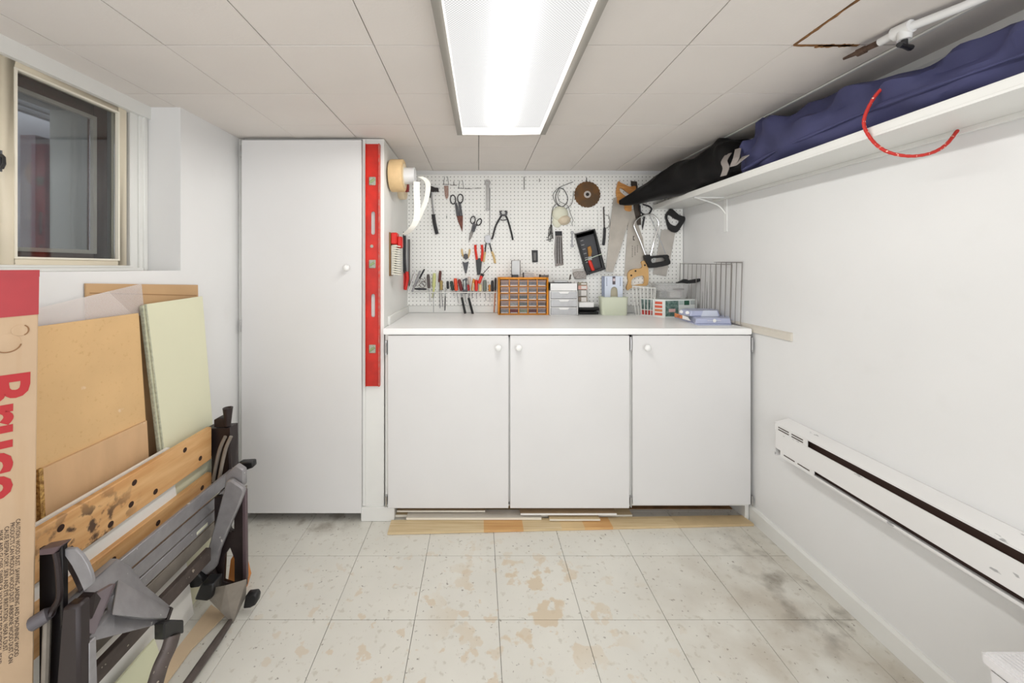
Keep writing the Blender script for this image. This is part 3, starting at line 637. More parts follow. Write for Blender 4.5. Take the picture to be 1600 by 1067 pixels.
# feet, right side
def cap(pts, Y, th): return wp_(pts, Y, th, 'rubber_foot', black, .004)
cap([(290, 908), (304, 894), (311, 899), (319, 909), (311, 918), (297, 920)], 1.40, .035)
cap([(303, 938), (313, 914), (334, 912), (330, 936), (322, 940)], 1.34, .05)
wp_([(319, 900), (330, 888), (338, 910), (333, 916), (322, 912)], 1.42, .02, 'link', dst, .002)
add('foot_plate', MB().loft([[W(335, 917, 1.36), W(327, 938, 1.36), W(331, 930, 1.40)], [W(352, 914, 1.33), W(345, 957, 1.335), W(352, 935, 1.40)], [W(386, 904, 1.38), W(363, 977, 1.36), W(385, 931, 1.42)]]), gst2, wk, smooth=False, bev=.002)
cap([(383, 931), (398, 929), (401.5, 934), (399, 946), (390, 951), (379, 952)], 1.385, .03)
add('floor_leg', MB().tube([W(359, 972, 1.35), WZ(340, 1000, .03), WZ(293, 1067, .03), WZ(250, 1125, .03)], [.010, .0125, .0125, .0125], 8), gst3, wk)
# left near leg plates
XG = -.93
lgp = [(97, 948, -.97), (120, 925, -.97), (160, 893, -.98), (183, 872, -1.0), (205, 885, -.98), (228, 915, -.95), (268, 948, -.91), (262, 966, -.90), (238, 978, -.90), (180, 992, -.90), (126, 1008, -.92), (150, 985, -.915), (178, 955, -.92), (178, 930, -.94), (150, 925, -.94), (128, 945, -.95)]
pts = [WX(*p) for p in lgp]
add('leg', MB().plate(pts, (-.018, 0, 0)), gsteel, wk, bev=.002)
ridge = MB().loft([[WX(185, 905, -.955), WX(175, 960, -.90), WX(172, 962, -.95), WX(176, 912, -.99)], [WX(230, 930, -.92), WX(225, 965, -.885), WX(222, 970, -.92), WX(228, 932, -.96)], [WX(266, 950, -.905), WX(260, 966, -.885), WX(258, 968, -.90), WX(262, 950, -.93)]])
add('leg_ridge', ridge, gsteel, wk, bev=.002)
add('leg_fold', MB().plate([WX(*p) for p in ((150, 928, -.935), (178, 912, -.93), (181, 912, -.925), (148, 990, -.905), (122, 988, -.905), (125, 972, -.91), (143, 967, -.92), (152, 940, -.93))], (-.01, 0, 0)), mat('mauve_grey_steel', (122, 112, 116), .4, .35), wk, bev=.001)
add('leg_socket', MB().plate([WX(*p) for p in ((125, 950, -.912), (150, 925, -.912), (158, 935, -.912), (144, 966, -.902), (125, 968, -.902))], (-.03, 0, 0)), dst, wk)
add('leg_end', MB().plate([WX(268, 948, -.903), WX(271, 950, -.903), WX(262, 976, -.893), (WX(257, 977, -.893))], (-.03, 0, 0)), dst, wk)
# curved near leg with its foot cap
add('leg', MB().tube(smoothpts([WX(270, 992, -.87), WX(264, 1012, -.87), WX(252, 1038, -.875), WX(243, 1067, -.88), WX(232, 1110, -.885)], 4, False),   .0195, 10, flat=.6), gst3, wk)
cp = WX(272, 992, -.87)
add('rubber_foot', MB().plate([WX(257, 974, -.865), WX(270, 968, -.865), WX(288, 968.5, -.865), WX(288, 989, -.865), (WX(272, 992, -.865)), WX(257, 1000, -.865)], (-.03, 0, 0)), black, wk, bev=.003)
# near end bracket, brace, knob
YN_ = .86
wp_([(61, 857), (95, 852), (98, 858), (98, 1090), (61, 1090)], YN_+.012, .01, 'end_bracket', mat('near_black_steel', (20, 16, 18), .4, .3), .001)
wp_([(92, 853), (97, 853), (98, 900), (98, 975), (94, 985)], YN_-.006, .012, 'bracket_edge', mat('near_black_steel', (20, 16, 18), .4, .3), .001)
wp_([(61, 859), (95, 853), (84, 866), (61, 868)], YN_-.012, .024, 'bracket_top', mat('mauve_steel', (98, 82, 86), .4, .3), .001)
wp_([(95, 950), (122, 947), (124, 1140), (80, 1140)], YN_-.02, .03, 'post', mat('dark_taupe_steel', (46, 38, 39), .4, .2), .006)
wp_([(124, 1010), (138, 1005), (141, 1140), (122, 1140)], YN_-.0, .02, 'leg_post', gsteel, .003)
add('brace', MB().tube(smoothpts([W(88, 862, YN_-.005), W(92, 885, YN_-.005), W(94, 930, YN_-.005), W(84, 950, YN_-.005), W(78, 962, YN_-.01)], 4, False), .007, 8), dst, wk)
add('rod', MB().tube([W(74, 965, YN_), W(68, 1140, YN_)], .007, 8), gst2, wk)
add('grip', MB().tube([W(50, 975, YN_-.02), W(72, 961, YN_-.01), W(78, 958, YN_)], [.015, .015, .012], 12), mat('grey_grip', (96, 92, 96), .5), wk)
add('swing_arm', MB().plate([W(*p, YN_+.0) for p in ((101, 858), (116, 858), (127, 868), (136, 882), (142, 897), (145, 912), (131, 924), (122, 903), (112, 884), (101, 868))], (0, .008, 0)), gsteel, wk, bev=.001)
add('swing_arm_side', MB().plate([W(*p, YN_+.012) for p in ((98, 862), (106, 868), (118, 892), (128, 920), (124, 926), (112, 900), (98, 876))], (0, .02, 0)), dst, wk)
add('swing_arm_rib', MB().loft([[W(*p, YN_+.02+q) for p, q in (((101, 859), 0), ((103, 872), 0), ((103, 872), .03), ((101, 859), .03))], [W(*p, YN_+.02+q) for p, q in (((120, 859), 0), ((114, 880), 0), ((114, 880), .03), ((120, 859), .03))], [W(*p, YN_+.04+q) for p, q in (((137, 878), 0), ((126, 902), 0), ((126, 902), .03), ((137, 878), .03))], [W(*p, YN_+.05+q) for p, q in (((146, 912), 0), ((125, 925), 0), ((125, 925), .03), ((146, 912), .03))]]), gsteel, wk, smooth=False, bev=.002)
# ------------------------------------------------------------------ tools on the pegboard
def C1(x, y): return (590+x*.2437, 240+y*.2437)
def C2(x, y): return (820+x*.2249, 260+y*.2249)
def C3(x, y): return (630+x*.09375, 410+y*.09375)
def C4(x, y): return (685+x*.09375, 270+y*.09375)
def C5(x, y): return (850+x*.1406, 275+y*.1406)
def C6(x, y): return (940+x*.1735, 275+y*.1735)
def C7(x, y): return (980+x*.125, 400+y*.125)
def C8(x, y): return (600+x*.0937, 245+y*.0937)
def C9(x, y): return (600+x*.1218, 350+y*.1218)
def CA(x, y): return (850+x*.09375, 420+y*.09375)
def pl(name, C, pts, m, par, off=.002, th=.004, bev=.0, sm=0):
    """flat piece: outline from the front, lying off metres in front of the pegboard, th thick"""
    Y = YP-off-th; q = [C(*p) for p in pts]
    if sm: q = [tuple(v) for v in smoothpts([(a, b_, 0) for a, b_ in q], sm)]
    return add(name, MB().plate([W(p[0], p[1], Y) for p in q], (0, th, 0)), m, par, bev=bev)
def tb(name, C, pts, r, m, par, off=.008, sm=4, closed=False, n=8, flat=1):
    p3 = [W(*C(p[0], p[1]), YP-(p[2] if len(p) > 2 else off)) for p in pts]
    if sm: p3 = smoothpts(p3, sm, closed)
    return add(name, MB().tube(p3, r, n, closed, flat), m, par)
def hl_(name, C, outer, holes, m, par, off, th, sm=3):
    Y = YP-off-th/2
    f = lambda pts: [tuple(v)[:2] for v in smoothpts([(*C(*p), 0) for p in pts], sm)] if sm else [C(*p) for p in pts]
    return add(name, holed(f(outer), [f(h) for h in holes], lambda u, v, w_: W(u, v, Y)+Vector((0, w_, 0)), th), m, par)
handle_w = mat('saw_handle_wood', (206, 150, 84), .45, col2=(178, 118, 60), scale=14, stretch=(1, 1, 5))
pale_w = mat('pale_saw_wood', (222, 178, 118), .5, var=.1, scale=10)
blade = mat('saw_blade', (192, 185, 175), .4, .45, var=.15, scale=12)
bladed = mat('dark_blade', (92, 84, 78), .4, .7, var=.2, scale=20)
rust = mat('rusty_blade', (120, 84, 48), .5, .5, col2=(92, 72, 52), scale=14)
rub = mat('dark_rubber', (38, 38, 42), .6); silver = mat('silver_metal', (168, 168, 170), .45, .75)
wire = mat('dark_wire', (52, 50, 52), .5, .4); whitewire = mat('white_wire', (226, 226, 222), .4)
nail = mat('nail', (60, 56, 54), .4, .8)
paper = mat('white_paper_tape', (236, 233, 224), .7); tan_t = mat('masking_tape', (222, 190, 142), .6, var=.08, scale=40); tan2 = mat('pale_tape', (226, 208, 176), .65)
# --- tape rolls on the side panel
t = thing('tape_roll', 'large tan paper tape roll on a white spindle at the side of the pegboard', 'tape')
o_ = Vector((-.470, 2.03, 1.773))
add('roll', MB().lathe(o_, (1, 0, 0), [(.045, 0), (.084, 0), (.086, .004), (.086, .066), (.083, .07), (.06, .071), (.045, .071)], 36), tan_t, t)
add('side_ring', MB().lathe(o_+Vector((.0715, 0, 0)), (1, 0, 0), [(.046, 0), (.064, 0), (.064, .002), (.046, .002)], 36), tan2, t)
sp = []
core = MB()
for k in range(24):
    a = 2*math.pi*k/24; a2 = 2*math.pi*(k+1)/24
    for r_ in ((.044, .041),):
        core.add([o_+Vector((x, math.cos(b_)*rr_, math.sin(b_)*rr_)) for x, b_, rr_ in ((-.004, a, .044), (-.004, a2, .044), (.128, a2, .044), (.128, a, .044), (-.004, a, .040), (-.004, a2, .040), (.128, a2, .040), (.128, a, .040))], [(0,1,2,3), (7,6,5,4), (3,2,6,7), (0,4,5,1)])
core.sm = True
add('core', core, mat('silver_core', (222, 222, 222), .3, .1), t)
add('mount', MB().box(-.484, -.474, 1.985, 2.045, 1.74, 1.80), black, t, bev=.004)
def ribbon(path, wv, th=.0008):
    return strap(MB(), path, wv, th)
rb = MB()
strap(rb, smoothpts([W(651, 284, 1.99), W(651, 300, 1.985), W(652, 325, 1.98), W(650, 345, 1.98), W(642, 358, 1.99), W(632, 366, 2.02)], 4, False), (.031, .010, 0), .001)
add('hanging_strip', rb, paper, t)
rb = MB(); strap(rb, smoothpts([W(656, 276, 2.05), W(664, 280, 2.06), W(669, 290, 2.06), W(666, 312, 2.05), W(658, 332, 2.04), W(652, 345, 2.02)], 4, False), (.026, .006, .004), .001)
add('second_strip', rb, paper, t)
t = thing('tape_roll', 'pale tape roll half hidden below the large tan tape roll', 'tape')
o2 = Vector((-.480, 2.28, 1.765))
add('roll', MB().lathe(o2, (1, 0, 0), [(.03, 0), (.072, 0), (.074, .004), (.074, .035), (.072, .038), (.03, .038)], 30), tan2, t)
add('red_cap', MB().lathe(o2+Vector((.038, 0, 0)), (1, 0, 0), [(.030, 0), (.030, .016), (.024, .02), (0, .02)], 16), mat('dark_red', (140, 30, 28), .4), t)
# --- brush on the side panel
t = thing('scrub_brush', 'stiff white bristle brush with red top hanging on the side panel', 'brush')
add('back', MB().box(-.484, -.472, 2.02, 2.10, 1.235, 1.47), mat('brown_back', (125, 95, 60), .7), t, bev=.004)
add('red_top', MB().box(-.472, -.438, 2.02, 2.085, 1.405, 1.468), red, t, bev=.006)
add('red_clip', MB().box(-.440, -.414, 2.035, 2.075, 1.385, 1.448), red, t, bev=.006)
add('core', MB().plate([(-.472, 2.03, 1.24), (-.455, 2.03, 1.24), (-.448, 2.03, 1.36), (-.440, 2.03, 1.40), (-.472, 2.03, 1.40)], (0, .05, 0)), mat('brush_white', (226, 224, 216), .6), t, bev=.003)
for k in range(13): add('bristle_row', MB().plate([(-.462, 2.02, 1.245+k*.0125), (-.420, 2.015, 1.240+k*.0125), (-.420, 2.015, 1.245+k*.0125), (-.462, 2.02, 1.251+k*.0125)], (0, .06, 0)), mat('bristles', (222, 218, 202), .7), t)
# --- bolt cutter + steel bar
t = thing('bolt_cutter', 'black cutter with red grips hanging in the corner beside the brush', 'cutter')
YQ = 2.40
def Wq(C, p, Y): return W(*C(*p), Y)
add('jaw', MB().plate([Wq(C9, p, YQ) for p in ((195, 105), (245, 95), (262, 110), (250, 140), (255, 200), (250, 270), (230, 290), (205, 270), (200, 230), (235, 200), (225, 140), (198, 128))], (0, .012, 0)), black, t, bev=.002)
add('arm', MB().tube([Wq(C9, (258, 150), YQ), Wq(C9, (262, 400), YQ), Wq(C9, (272, 630), YQ)], [.012, .010, .009], 8), rub, t)
add('second_arm', MB().tube([Wq(C9, (235, 280), YQ+.02), Wq(C9, (245, 440), YQ+.02), Wq(C9, (268, 620), YQ+.015)], .007, 8), rub, t)
add('grip', MB().tube([Wq(C9, (293, 610), YQ), Wq(C9, (300, 700), YQ), Wq(C9, (275, 845), YQ)], [.011, .011, .009], 10), red, t)
add('grip', MB().tube([Wq(C9, (262, 630), YQ+.02), Wq(C9, (262, 840), YQ+.02)], .008, 10), red, t)
t = thing('steel_bar', 'narrow grey steel channel bar standing in the pegboard corner', 'bar')
add('web', MB().box(*[W(635.5, 0, 2.54).x, W(640, 0, 2.54).x], 2.538, 2.546, W(0, 446, 2.54).z, W(0, 374, 2.54).z), silver, t)
add('flange', MB().box(W(635, 0, 2.54).x, W(636.2, 0, 2.54).x, 2.525, 2.546, W(0, 446, 2.54).z, W(0, 374, 2.54).z), bladed, t)
add('flange', MB().box(W(639.3, 0, 2.54).x, W(640.4, 0, 2.54).x, 2.525, 2.546, W(0, 446, 2.54).z, W(0, 374, 2.54).z), bladed, t)
# --- hammer
t = thing('hammer', 'claw hammer with steel shaft and black rubber grip hanging by the tape', 'hammer')
tb('shaft', C8, [(795, 600), (805, 760), (830, 950)], .0055, silver, t, .018)
tb('grip', C1, [(357, 390), (366, 450), (381, 515)], [.012]*9, rub, t, .018)
pl('head', C8, [(750, 450), (775, 480), (850, 510), (905, 515), (908, 580), (850, 570), (820, 580), (775, 575), (768, 680), (748, 670), (742, 560)], mat('head_steel', (58, 54, 54), .35, .7), t, .006, .024, .002)
# --- hooks in the upper row
hk = thing('bottle_opener', 'small rusty metal tool hanging in the wire clip left of the large snips', 'tool')
pl('blade', C4, [(92, 215), (168, 215), (168, 380), (152, 430), (125, 430), (108, 380)], mat('worn_tin', (168, 140, 128), .4, .6, var=.4, scale=120), hk, .004, .003)
for x0, y0, y1, lb in ((95, 60, 205, 'bent wire clip holding the small rusty tool'), (345, 125, 270, 'bent wire clip above the large black snips')):
    t = thing('wire_clip', lb, 'hook', 'wire holders along the top of the pegboard')
    tb('wire', C4, [(x0-15, y1-15), (x0+85, y1-10)], .0016, wire, t, .010, 0)
    tb('wire', C4, [(x0+10, y0), (x0-8, y1-20), (x0, y1-12)], .0013, wire, t, .008)
    tb('wire', C4, [(x0+55, y0), (x0+75, y1-20), (x0+70, y1-12)], .0013, wire, t, .008)
for pts, lb in ((((200, 205), (310, 205)), 'short wire holder bar between the two wire clips'), (((440, 262), (560, 265)), 'dark wire holder bar right of the second wire clip'), (((600, 258), (715, 255)), 'last small wire holder bar in the top row left of the wrench')):
    t = thing('wire_holder', lb, 'hook', 'wire holders along the top of the pegboard')
    tb('bar', C4, pts, .0016, wire, t, .009, 0)
    xm = (pts[0][0]+pts[1][0])/2
    tb('prong', C4, [(xm, pts[0][1]-60 if pts[0][0] < 300 else pts[0][1]-12), (xm, pts[0][1])], .0018, nail, t, .009, 0)
for (px, y0, y1, lb) in ((819, 276, 296, 'lone straight hook high on the pegboard right of the wrench'), (698, 337, 341, 'tiny empty peg below the small rusty tool'), (843, 279, 284, 'tiny empty peg near the top centre of the pegboard')):
    t = tag(add('peg_hook', MB().tube([W(px, y0, YP-.008), W(px, y1, YP-.008)], .0022, 6), nail), lb, 'hook')
# --- tin snips
def snips(lb, C, ovals, arms, jaw, jm, name='snips'):
    t = thing(name, lb, 'snips')
    for cx, cy, rx, ry, ang in ovals:
        pts = []
        for k in range(18):
            a = 2*math.pi*k/18; x, y = rx*math.cos(a), ry*math.sin(a); ca, sa = math.cos(ang), math.sin(ang)
            pts.append((cx+x*ca-y*sa, cy+x*sa+y*ca))
        tb('finger_loop', C, pts, .0048 if rx > 48 else .0036, rub, t, .010, 0, True)
    for a in arms: pl('arm', C, a, dmetal, t, .004, .009, .001)
    pl('blade', C, jaw, jm, t, .003, .007, .001)
    return t
snips('large black handled tin snips with rusty jaws pointing down', C4, [(243, 445, 44, 74, -.08), (365, 428, 46, 72, .05)],
      [[(275, 515), (305, 490), (335, 600), (350, 720), (302, 720), (288, 620)], [(330, 500), (372, 505), (390, 620), (405, 720), (352, 715), (345, 600)]],
      [(302, 715), (408, 715), (405, 870), (398, 985), (378, 930), (345, 850), (318, 780)], mat('rusty_jaw', (112, 66, 54), .5, .5, var=.4, scale=60))
snips('small scissors with dark loops tilted down to the left of the wrench', C4, [(575, 785, 38, 62, .15), (678, 820, 36, 58, .45)],
      [[(572, 845), (612, 835), (600, 930), (560, 980), (545, 960)], [(610, 845), (640, 870), (605, 980), (565, 990), (590, 900)]],
      [(548, 950), (595, 965), (560, 1060), (525, 1120), (505, 1165), (510, 1085), (522, 1010)], mat('snip_steel', (120, 116, 112), .35, .7, var=.4, scale=100), 'scissors')
# --- adjustable wrench / combination wrench
t = thing('wrench', 'long thin silver wrench hanging upright left of the end nippers', 'wrench')
wr = mat('bright_wrench', (170, 168, 166), .5, .6)
hl_('head', C4, [(770, 150), (790, 120), (840, 118), (868, 150), (862, 195), (835, 215), (795, 213), (775, 190)], [[(800, 150), (838, 150), (835, 172), (803, 172)]], wr, t, .004, .007)
pl('handle', C4, [(793, 205), (850, 205), (848, 590), (800, 590)], wr, t, .005, .004, .0005)
hl_('ring', C4, [(790, 590), (818, 578), (846, 592), (846, 628), (818, 640), (792, 628)], [[(806, 600), (830, 600), (830, 618), (808, 618)]], wr, t, .004, .007)
tag(add('rod', MB().tube([W(*C4(858, 250), YP-.004), W(*C1(718, 520), YP-.004)], .0016, 6), nail), 'thin dark rod hanging straight down beside the silver wrench', 'rod')
# --- end nippers
t = thing('end_nippers', 'black carpenter end nippers with spread handles on the pegboard', 'pliers')
pl('jaw', C4, [(1015, 640), (1060, 622), (1065, 640), (1045, 650), (1060, 690), (1085, 695), (1110, 685), (1122, 655), (1100, 640), (1110, 622), (1150, 640), (1155, 665), (1130, 720), (1040, 715)], dmetal, t, .004, .014, .002)
tb('handle', C4, [(1060, 700), (1010, 780), (950, 900), (905, 1070), (885, 1105)], [.006]*17, dmetal, t, .010)
tb('handle', C4, [(1110, 700), (1150, 770), (1190, 900), (1225, 1040), (1240, 1120)], [.006]*17, dmetal, t, .010)
tb('cross_link', C4, [(1035, 780), (1070, 790), (1135, 780)], .003, dmetal, t, .010)
# --- pliers lower left group
t = thing('pliers', 'long nose pliers with cream grips spread upward above the tool rack', 'pliers')
cg = mat('cream_grip', (216, 186, 130), .45)
tb('grip', C1, [(540, 612), (543, 640), (556, 672)], [.005, .006, .0065, .0065, .006, .006, .005, .005, .005], cg, t, .010)
tb('grip', C1, [(590, 612), (588, 640), (578, 672)], [.005, .006, .0065, .0065, .006, .006, .005, .005, .005], cg, t, .010)
pl('pivot', C1, [(552, 648), (565, 640), (578, 648), (582, 668), (566, 680), (550, 668)], dmetal, t, .004, .012, .001)
pl('jaw', C1, [(543, 690), (560, 700), (584, 690), (577, 735), (569, 768), (562, 768), (553, 735)], dmetal, t, .004, .010, .001)
t = thing('pliers', 'red gripped pliers with black nose pointing down above the tool rack', 'pliers')
rg_ = mat('bright_red_grip', (222, 52, 36), .4)
tb('grip', C1, [(627, 585), (628, 620), (637, 680)], .0085, rg_, t, .014)
tb('grip', C1, [(668, 585), (672, 630), (665, 690)], .0085, rg_, t, .014)
pl('jaw', C1, [(630, 680), (655, 668), (668, 690), (664, 740), (658, 775), (640, 778), (634, 740)], black, t, .005, .016, .002)
t = thing('pliers', 'steel slip joint pliers with tan grips, the rightmost of the three hanging pliers', 'pliers')
pl('jaw', C1, [(687, 530), (700, 522), (720, 522), (727, 545), (722, 575), (697, 575), (687, 555)], silver, t, .004, .012, .001)
tb('handle', C1, [(697, 570), (692, 600), (690, 635)], .0045, dmetal, t, .010)
tb('handle', C1, [(717, 570), (724, 600), (732, 630)], .0045, dmetal, t, .010)
tb('grip', C1, [(690, 630), (684, 660), (680, 695)], .0065, cg, t, .010)
tb('grip', C1, [(732, 628), (745, 660), (753, 702)], .0075, cg, t, .010)
# --- small black packet
t = thing('battery_pack', 'small black carded pack hanging on the pegboard above the drawer organizer', 'packet')
pl('card', C2, [(48, 582), (90, 582), (91, 665), (52, 667)], black, t, .002, .003)
pl('bubble', C2, [(58, 598), (80, 598), (80, 655), (60, 655)], mat('grey_packet', (96, 94, 92), .3), t, .005, .008, .002)
# --- hex keys
t = thing('hex_keys', 'bunch of dark hex keys hanging left of the plastic pouch', 'hex key')
for pts in (((185, 405), (178, 450), (165, 490), (150, 492)), ((180, 410), (186, 470), (188, 500), (150, 512)), ((172, 420), (165, 480), (168, 505)), ((178, 405), (180, 480), (178, 520), (168, 515)), ((188, 410), (194, 470), (196, 503))):
    tb('key', C2, pts, .0022, nail, t, .008, 3)
# --- dust mask / cord
t = thing('dust_mask', 'pale yellow and tan dust mask hanging from dark cords', 'mask')
mk = mat('mask_cup', (228, 228, 208), .8, var=.06, scale=30); mk2 = mat('mask_tan', (218, 204, 180), .8, var=.08, scale=30)
def dome(C, cx, cy, rx, ry, d, m, par, name, off=.003):
    c = C(cx, cy); k = (YP)/F*.2249 if C is C2 else YP/F*.1406
    rings = []
    for i in range(6):
        a = math.pi/2*i/5.01; rings.append([W(c[0], c[1], YP-off)+Vector((math.cos(b_)*rx*k*math.cos(a), -d*math.sin(a), math.sin(b_)*ry*k*math.cos(a))) for b_ in [2*math.pi*q/20 for q in range(20)]])
    return add(name, MB().loft(rings), m, par)
dome(C2, 245, 330, 56, 55, .035, mk, t, 'cup')
dome(C2, 270, 372, 46, 36, .045, mk2, t, 'front_cup')
dome(C2, 225, 385, 34, 40, .012, mk, t, 'lower_flap')
t = thing('cord', 'tangled dark cord looped over the dust mask on the pegboard', 'cord')
tb('loop', C2, [(335, 108), (280, 128), (235, 150), (198, 190), (205, 235), (235, 275), (280, 295), (322, 265), (335, 220), (338, 170)], .0018, wire, t, .012)
tb('loop', C2, [(240, 150), (215, 200), (222, 250), (258, 280), (292, 250), (296, 210), (270, 160), (240, 150)], .0024, wire, t, .016)
tb('loop', C2, [(245, 160), (230, 200), (240, 240), (275, 260), (300, 275), (318, 330), (335, 372), (328, 395), (332, 415)], .0018, wire, t, .05)
tb('tail', C2, [(215, 262), (195, 290), (186, 340), (184, 400), (180, 460)], .0022, wire, t, .012)
# --- pouch
t = thing('drill_bit_pouch', 'clear plastic pouch of dark drill bits hanging below the dust mask', 'pouch')
pl('header', C2, [(210, 450), (258, 450), (260, 480), (212, 482)], rub, t, .003, .003)
pl('pouch', C2, [(212, 480), (260, 478), (264, 590), (270, 685), (212, 695), (204, 600)], mat('pouch_plastic', (150, 142, 136), .3, var=.3, scale=90), t, .002, .004, .001)
for k in range(6): tb('bit', C2, [(218+k*7, 490), (216+k*8, 580), (216+k*9, 675)], .0018, (silver, nail)[k % 2], t, .009, 0)
t = thing('spanner', 'tiny silver spanner hanging between the pouch and the black tray', 'wrench')
pl('shank', C2, [(324, 470), (333, 470), (333, 545), (324, 545)], silver, t, .003, .003)
for y in (460, 552): hl_('end', C2, [(320, y-9), (337, y-9), (338, y+8), (320, y+8)], [[(326, y-3), (332, y-3), (332, y+3), (326, y+3)]], silver, t, .002, .005)
# --- circular blade
t = thing('saw_disc', 'round rusty brown cutting disc hanging high on the pegboard', 'disc')
c = W(*C2(434, 195), YP-.004); R_ = 91*.2249*YP/F
prof = []
n = 96; pts = []
for k in range(n):
    a = 2*math.pi*k/n; r_ = R_*(1.0 if k % 4 < 3 else .955); pts.append((c.x+r_*math.cos(a), c.z+r_*math.sin(a)))
hole = [(c.x+.007*math.cos(2*math.pi*k/14), c.z+.007*math.sin(2*math.pi*k/14)) for k in range(14)]
add('disc', holed(pts, [hole], lambda u, v, w_: Vector((u, YP-.005+w_, v)), .003), rust, t)
add('hub_ring', MB().lathe(Vector((c.x, YP-.0065, c.z)), (0, -1, 0), [(.011, 0), (.024, 0), (.023, .0012), (.011, .0012)], 24), mat('pale_ring', (196, 190, 184), .4, .4), t)
add('bushing', MB().lathe(Vector((c.x, YP-.0078, c.z)), (0, -1, 0), [(.006, 0), (.0115, 0), (.0115, .003), (.006, .003)], 20), nail, t)
add('peg', MB().tube([W(*C2(429, 78), YP-.006), W(*C2(430, 108), YP-.006)], .0025, 6), nail, t)
# --- file
t = thing('file', 'slim dark file with a black handle hanging left of the wooden handled saw', 'file')
tb('blade', C2, [(548, 280), (550, 350), (552, 425)], .0042, nail, t, .008, 0)
tb('handle', C2, [(552, 422), (554, 440), (551, 500), (546, 548)], [.006]*3+[.0095]*9+[.007], rub, t, .012)
tag(add('thin_tool', MB().tube([W(*C2(505, 310), YP-.004), W(*C2(508, 350), YP-.004), W(*C2(507, 440), YP-.004)], [.0012, .0012, .003], 6), whitewire), 'thin pale pick hanging left of the slim dark file', 'tool')
tag(add('ring_strap', MB().tube(smoothpts([W(*C2(*p), YP-.006) for p in ((562, 338), (582, 345), (590, 380), (586, 415), (565, 430))], 4, False), .0032, 6), mat('grey_strap', (170, 168, 164), .6)), 'grey curved hook strap between the file and the wooden handled saw', 'hook')
# --- black tray
t = thing('tool_tray', 'tilted black plastic tray strapped to the pegboard', 'tray')
hl_('rim', C2, [(348, 468), (482, 434), (556, 715), (428, 755)], [[(366, 500), (484, 468), (536, 703), (440, 735)]], black, t, .003, .035, 0)
pl('base', C2, [(352, 470), (480, 438), (550, 712), (432, 750)], mat('tray_base', (70, 70, 74), .5), t, .001, .004)
pl('label', C2, [(356, 475), (478, 442), (484, 465), (362, 498)], mat('tray_label', (190, 188, 184), .4, var=.3, scale=90), t, .036, .002)
for k in range(6): pl('divider', C2, [(385+k*7.5, 515+k*30), (405+k*7.5, 510+k*30), (407+k*7.5, 516+k*30), (387+k*7.5, 521+k*30)], mat('clear_grey', (150, 150, 150), .3), t, .006, .010)
tb('strap', C2, [(418, 652), (480, 628), (535, 608)], .0022, mat('white_green_cord', (214, 226, 206), .6), t, .044, 0)
t = thing('paint_brush', 'red handled brush held in the tilted black tray', 'brush')
pl('bristles', C2, [(436, 560), (458, 552), (468, 590), (462, 625), (445, 630)], mat('brush_bristle', (170, 122, 62), .8), t, .008, .012, .002)
pl('ferrule', C2, [(438, 628), (464, 622), (468, 650), (440, 656)], silver, t, .008, .014, .001)
tb('handle', C2, [(448, 652), (460, 685), (482, 738)], [.010, .011, .012, .0125, .0125, .012, .012, .011, .010], rg_, t, .020)
# --- saws
t = thing('hand_saw', 'hand saw with orange wooden handle on top and plain steel blade', 'saw')
pl('blade', C6, [(105, 200), (130, 190), (275, 300), (190, 590), (100, 865), (38, 860), (75, 480)], blade, t, .016, .0015)
hl_('handle', C6, [(150, 50), (168, 62), (205, 78), (250, 97), (300, 92), (303, 125), (288, 172), (272, 205), (268, 260), (262, 318), (208, 306), (204, 268), (160, 254), (140, 238), (138, 200), (130, 150), (136, 105)], [[(160, 110), (182, 112), (220, 140), (253, 165), (247, 192), (215, 185), (182, 160), (162, 138)]], handle_w, t, .010, .016)
add('bolt', MB().lathe(W(*C6(176, 218), YP-.027), (0, -1, 0), [(.005, 0), (.005, .002), (0, .002)], 10), nail, t)
t = thing('hand_saw', 'large saw with pale wooden handle at the bottom, blade behind the bow saw', 'saw')
pl('blade', C6, [(262, 300), (300, 295), (330, 440), (372, 560), (392, 730), (405, 768), (350, 830), (250, 845), (230, 900), (205, 900), (222, 640), (240, 400)], blade, t, .006, .0015)
hl_('handle', C6, [(355, 775), (380, 762), (408, 768), (414, 810), (412, 975), (330, 1000), (262, 1008), (232, 1028), (222, 1000), (238, 950), (232, 890), (252, 852), (300, 835), (345, 832), (365, 815)], [[(262, 962), (268, 932), (300, 910), (345, 898), (378, 903), (380, 965), (335, 975), (290, 985), (266, 985)]], pale_w, t, .004, .018)
for x, y in ((267, 895), (305, 855), (389, 803)): add('bolt', MB().lathe(W(*C6(x, y), YP-.022), (0, -1, 0), [(.0062, 0), (.0062, .002), (0, .002)], 12), nail, t)
lg = MB()
for (x0, y0, x1, y1) in ((283, 540, 297, 546), (283, 540, 289, 578), (283, 572, 299, 579)): lg.plate([W(*C6(a, b_), YP-.0078) for a, b_ in ((x0, y0), (x1, y0), (x1, y1), (x0, y1))], (0, .0004, 0))
add('mark', lg, nail, t)
for i, (x, y, s_) in enumerate(((318, 622, 'HAND'), (296, 632, 'SAW'), (272, 628, 'STEEL'))):
    p0 = C6(x, y)
    lg2 = MB(); r9 = random.Random(i)
    yy = 0
    while yy < (60, 85, 100)[i]:
        hgt = r9.uniform(4, 9); lg2.plate([W(*C6(a, b_), YP-.0078) for a, b_ in ((x, y+yy), (x+9, y+yy+1), (x+8, y+yy+hgt), (x+2, y+yy+hgt-1))], (0, .0004, 0)); yy += hgt+r9.uniform(3, 6)
    add('mark', lg2, mat('etched_print', (96, 90, 84), .6), t)
t = thing('drywall_saw', 'dark narrow steel blade hanging behind the black bag tip', 'saw')
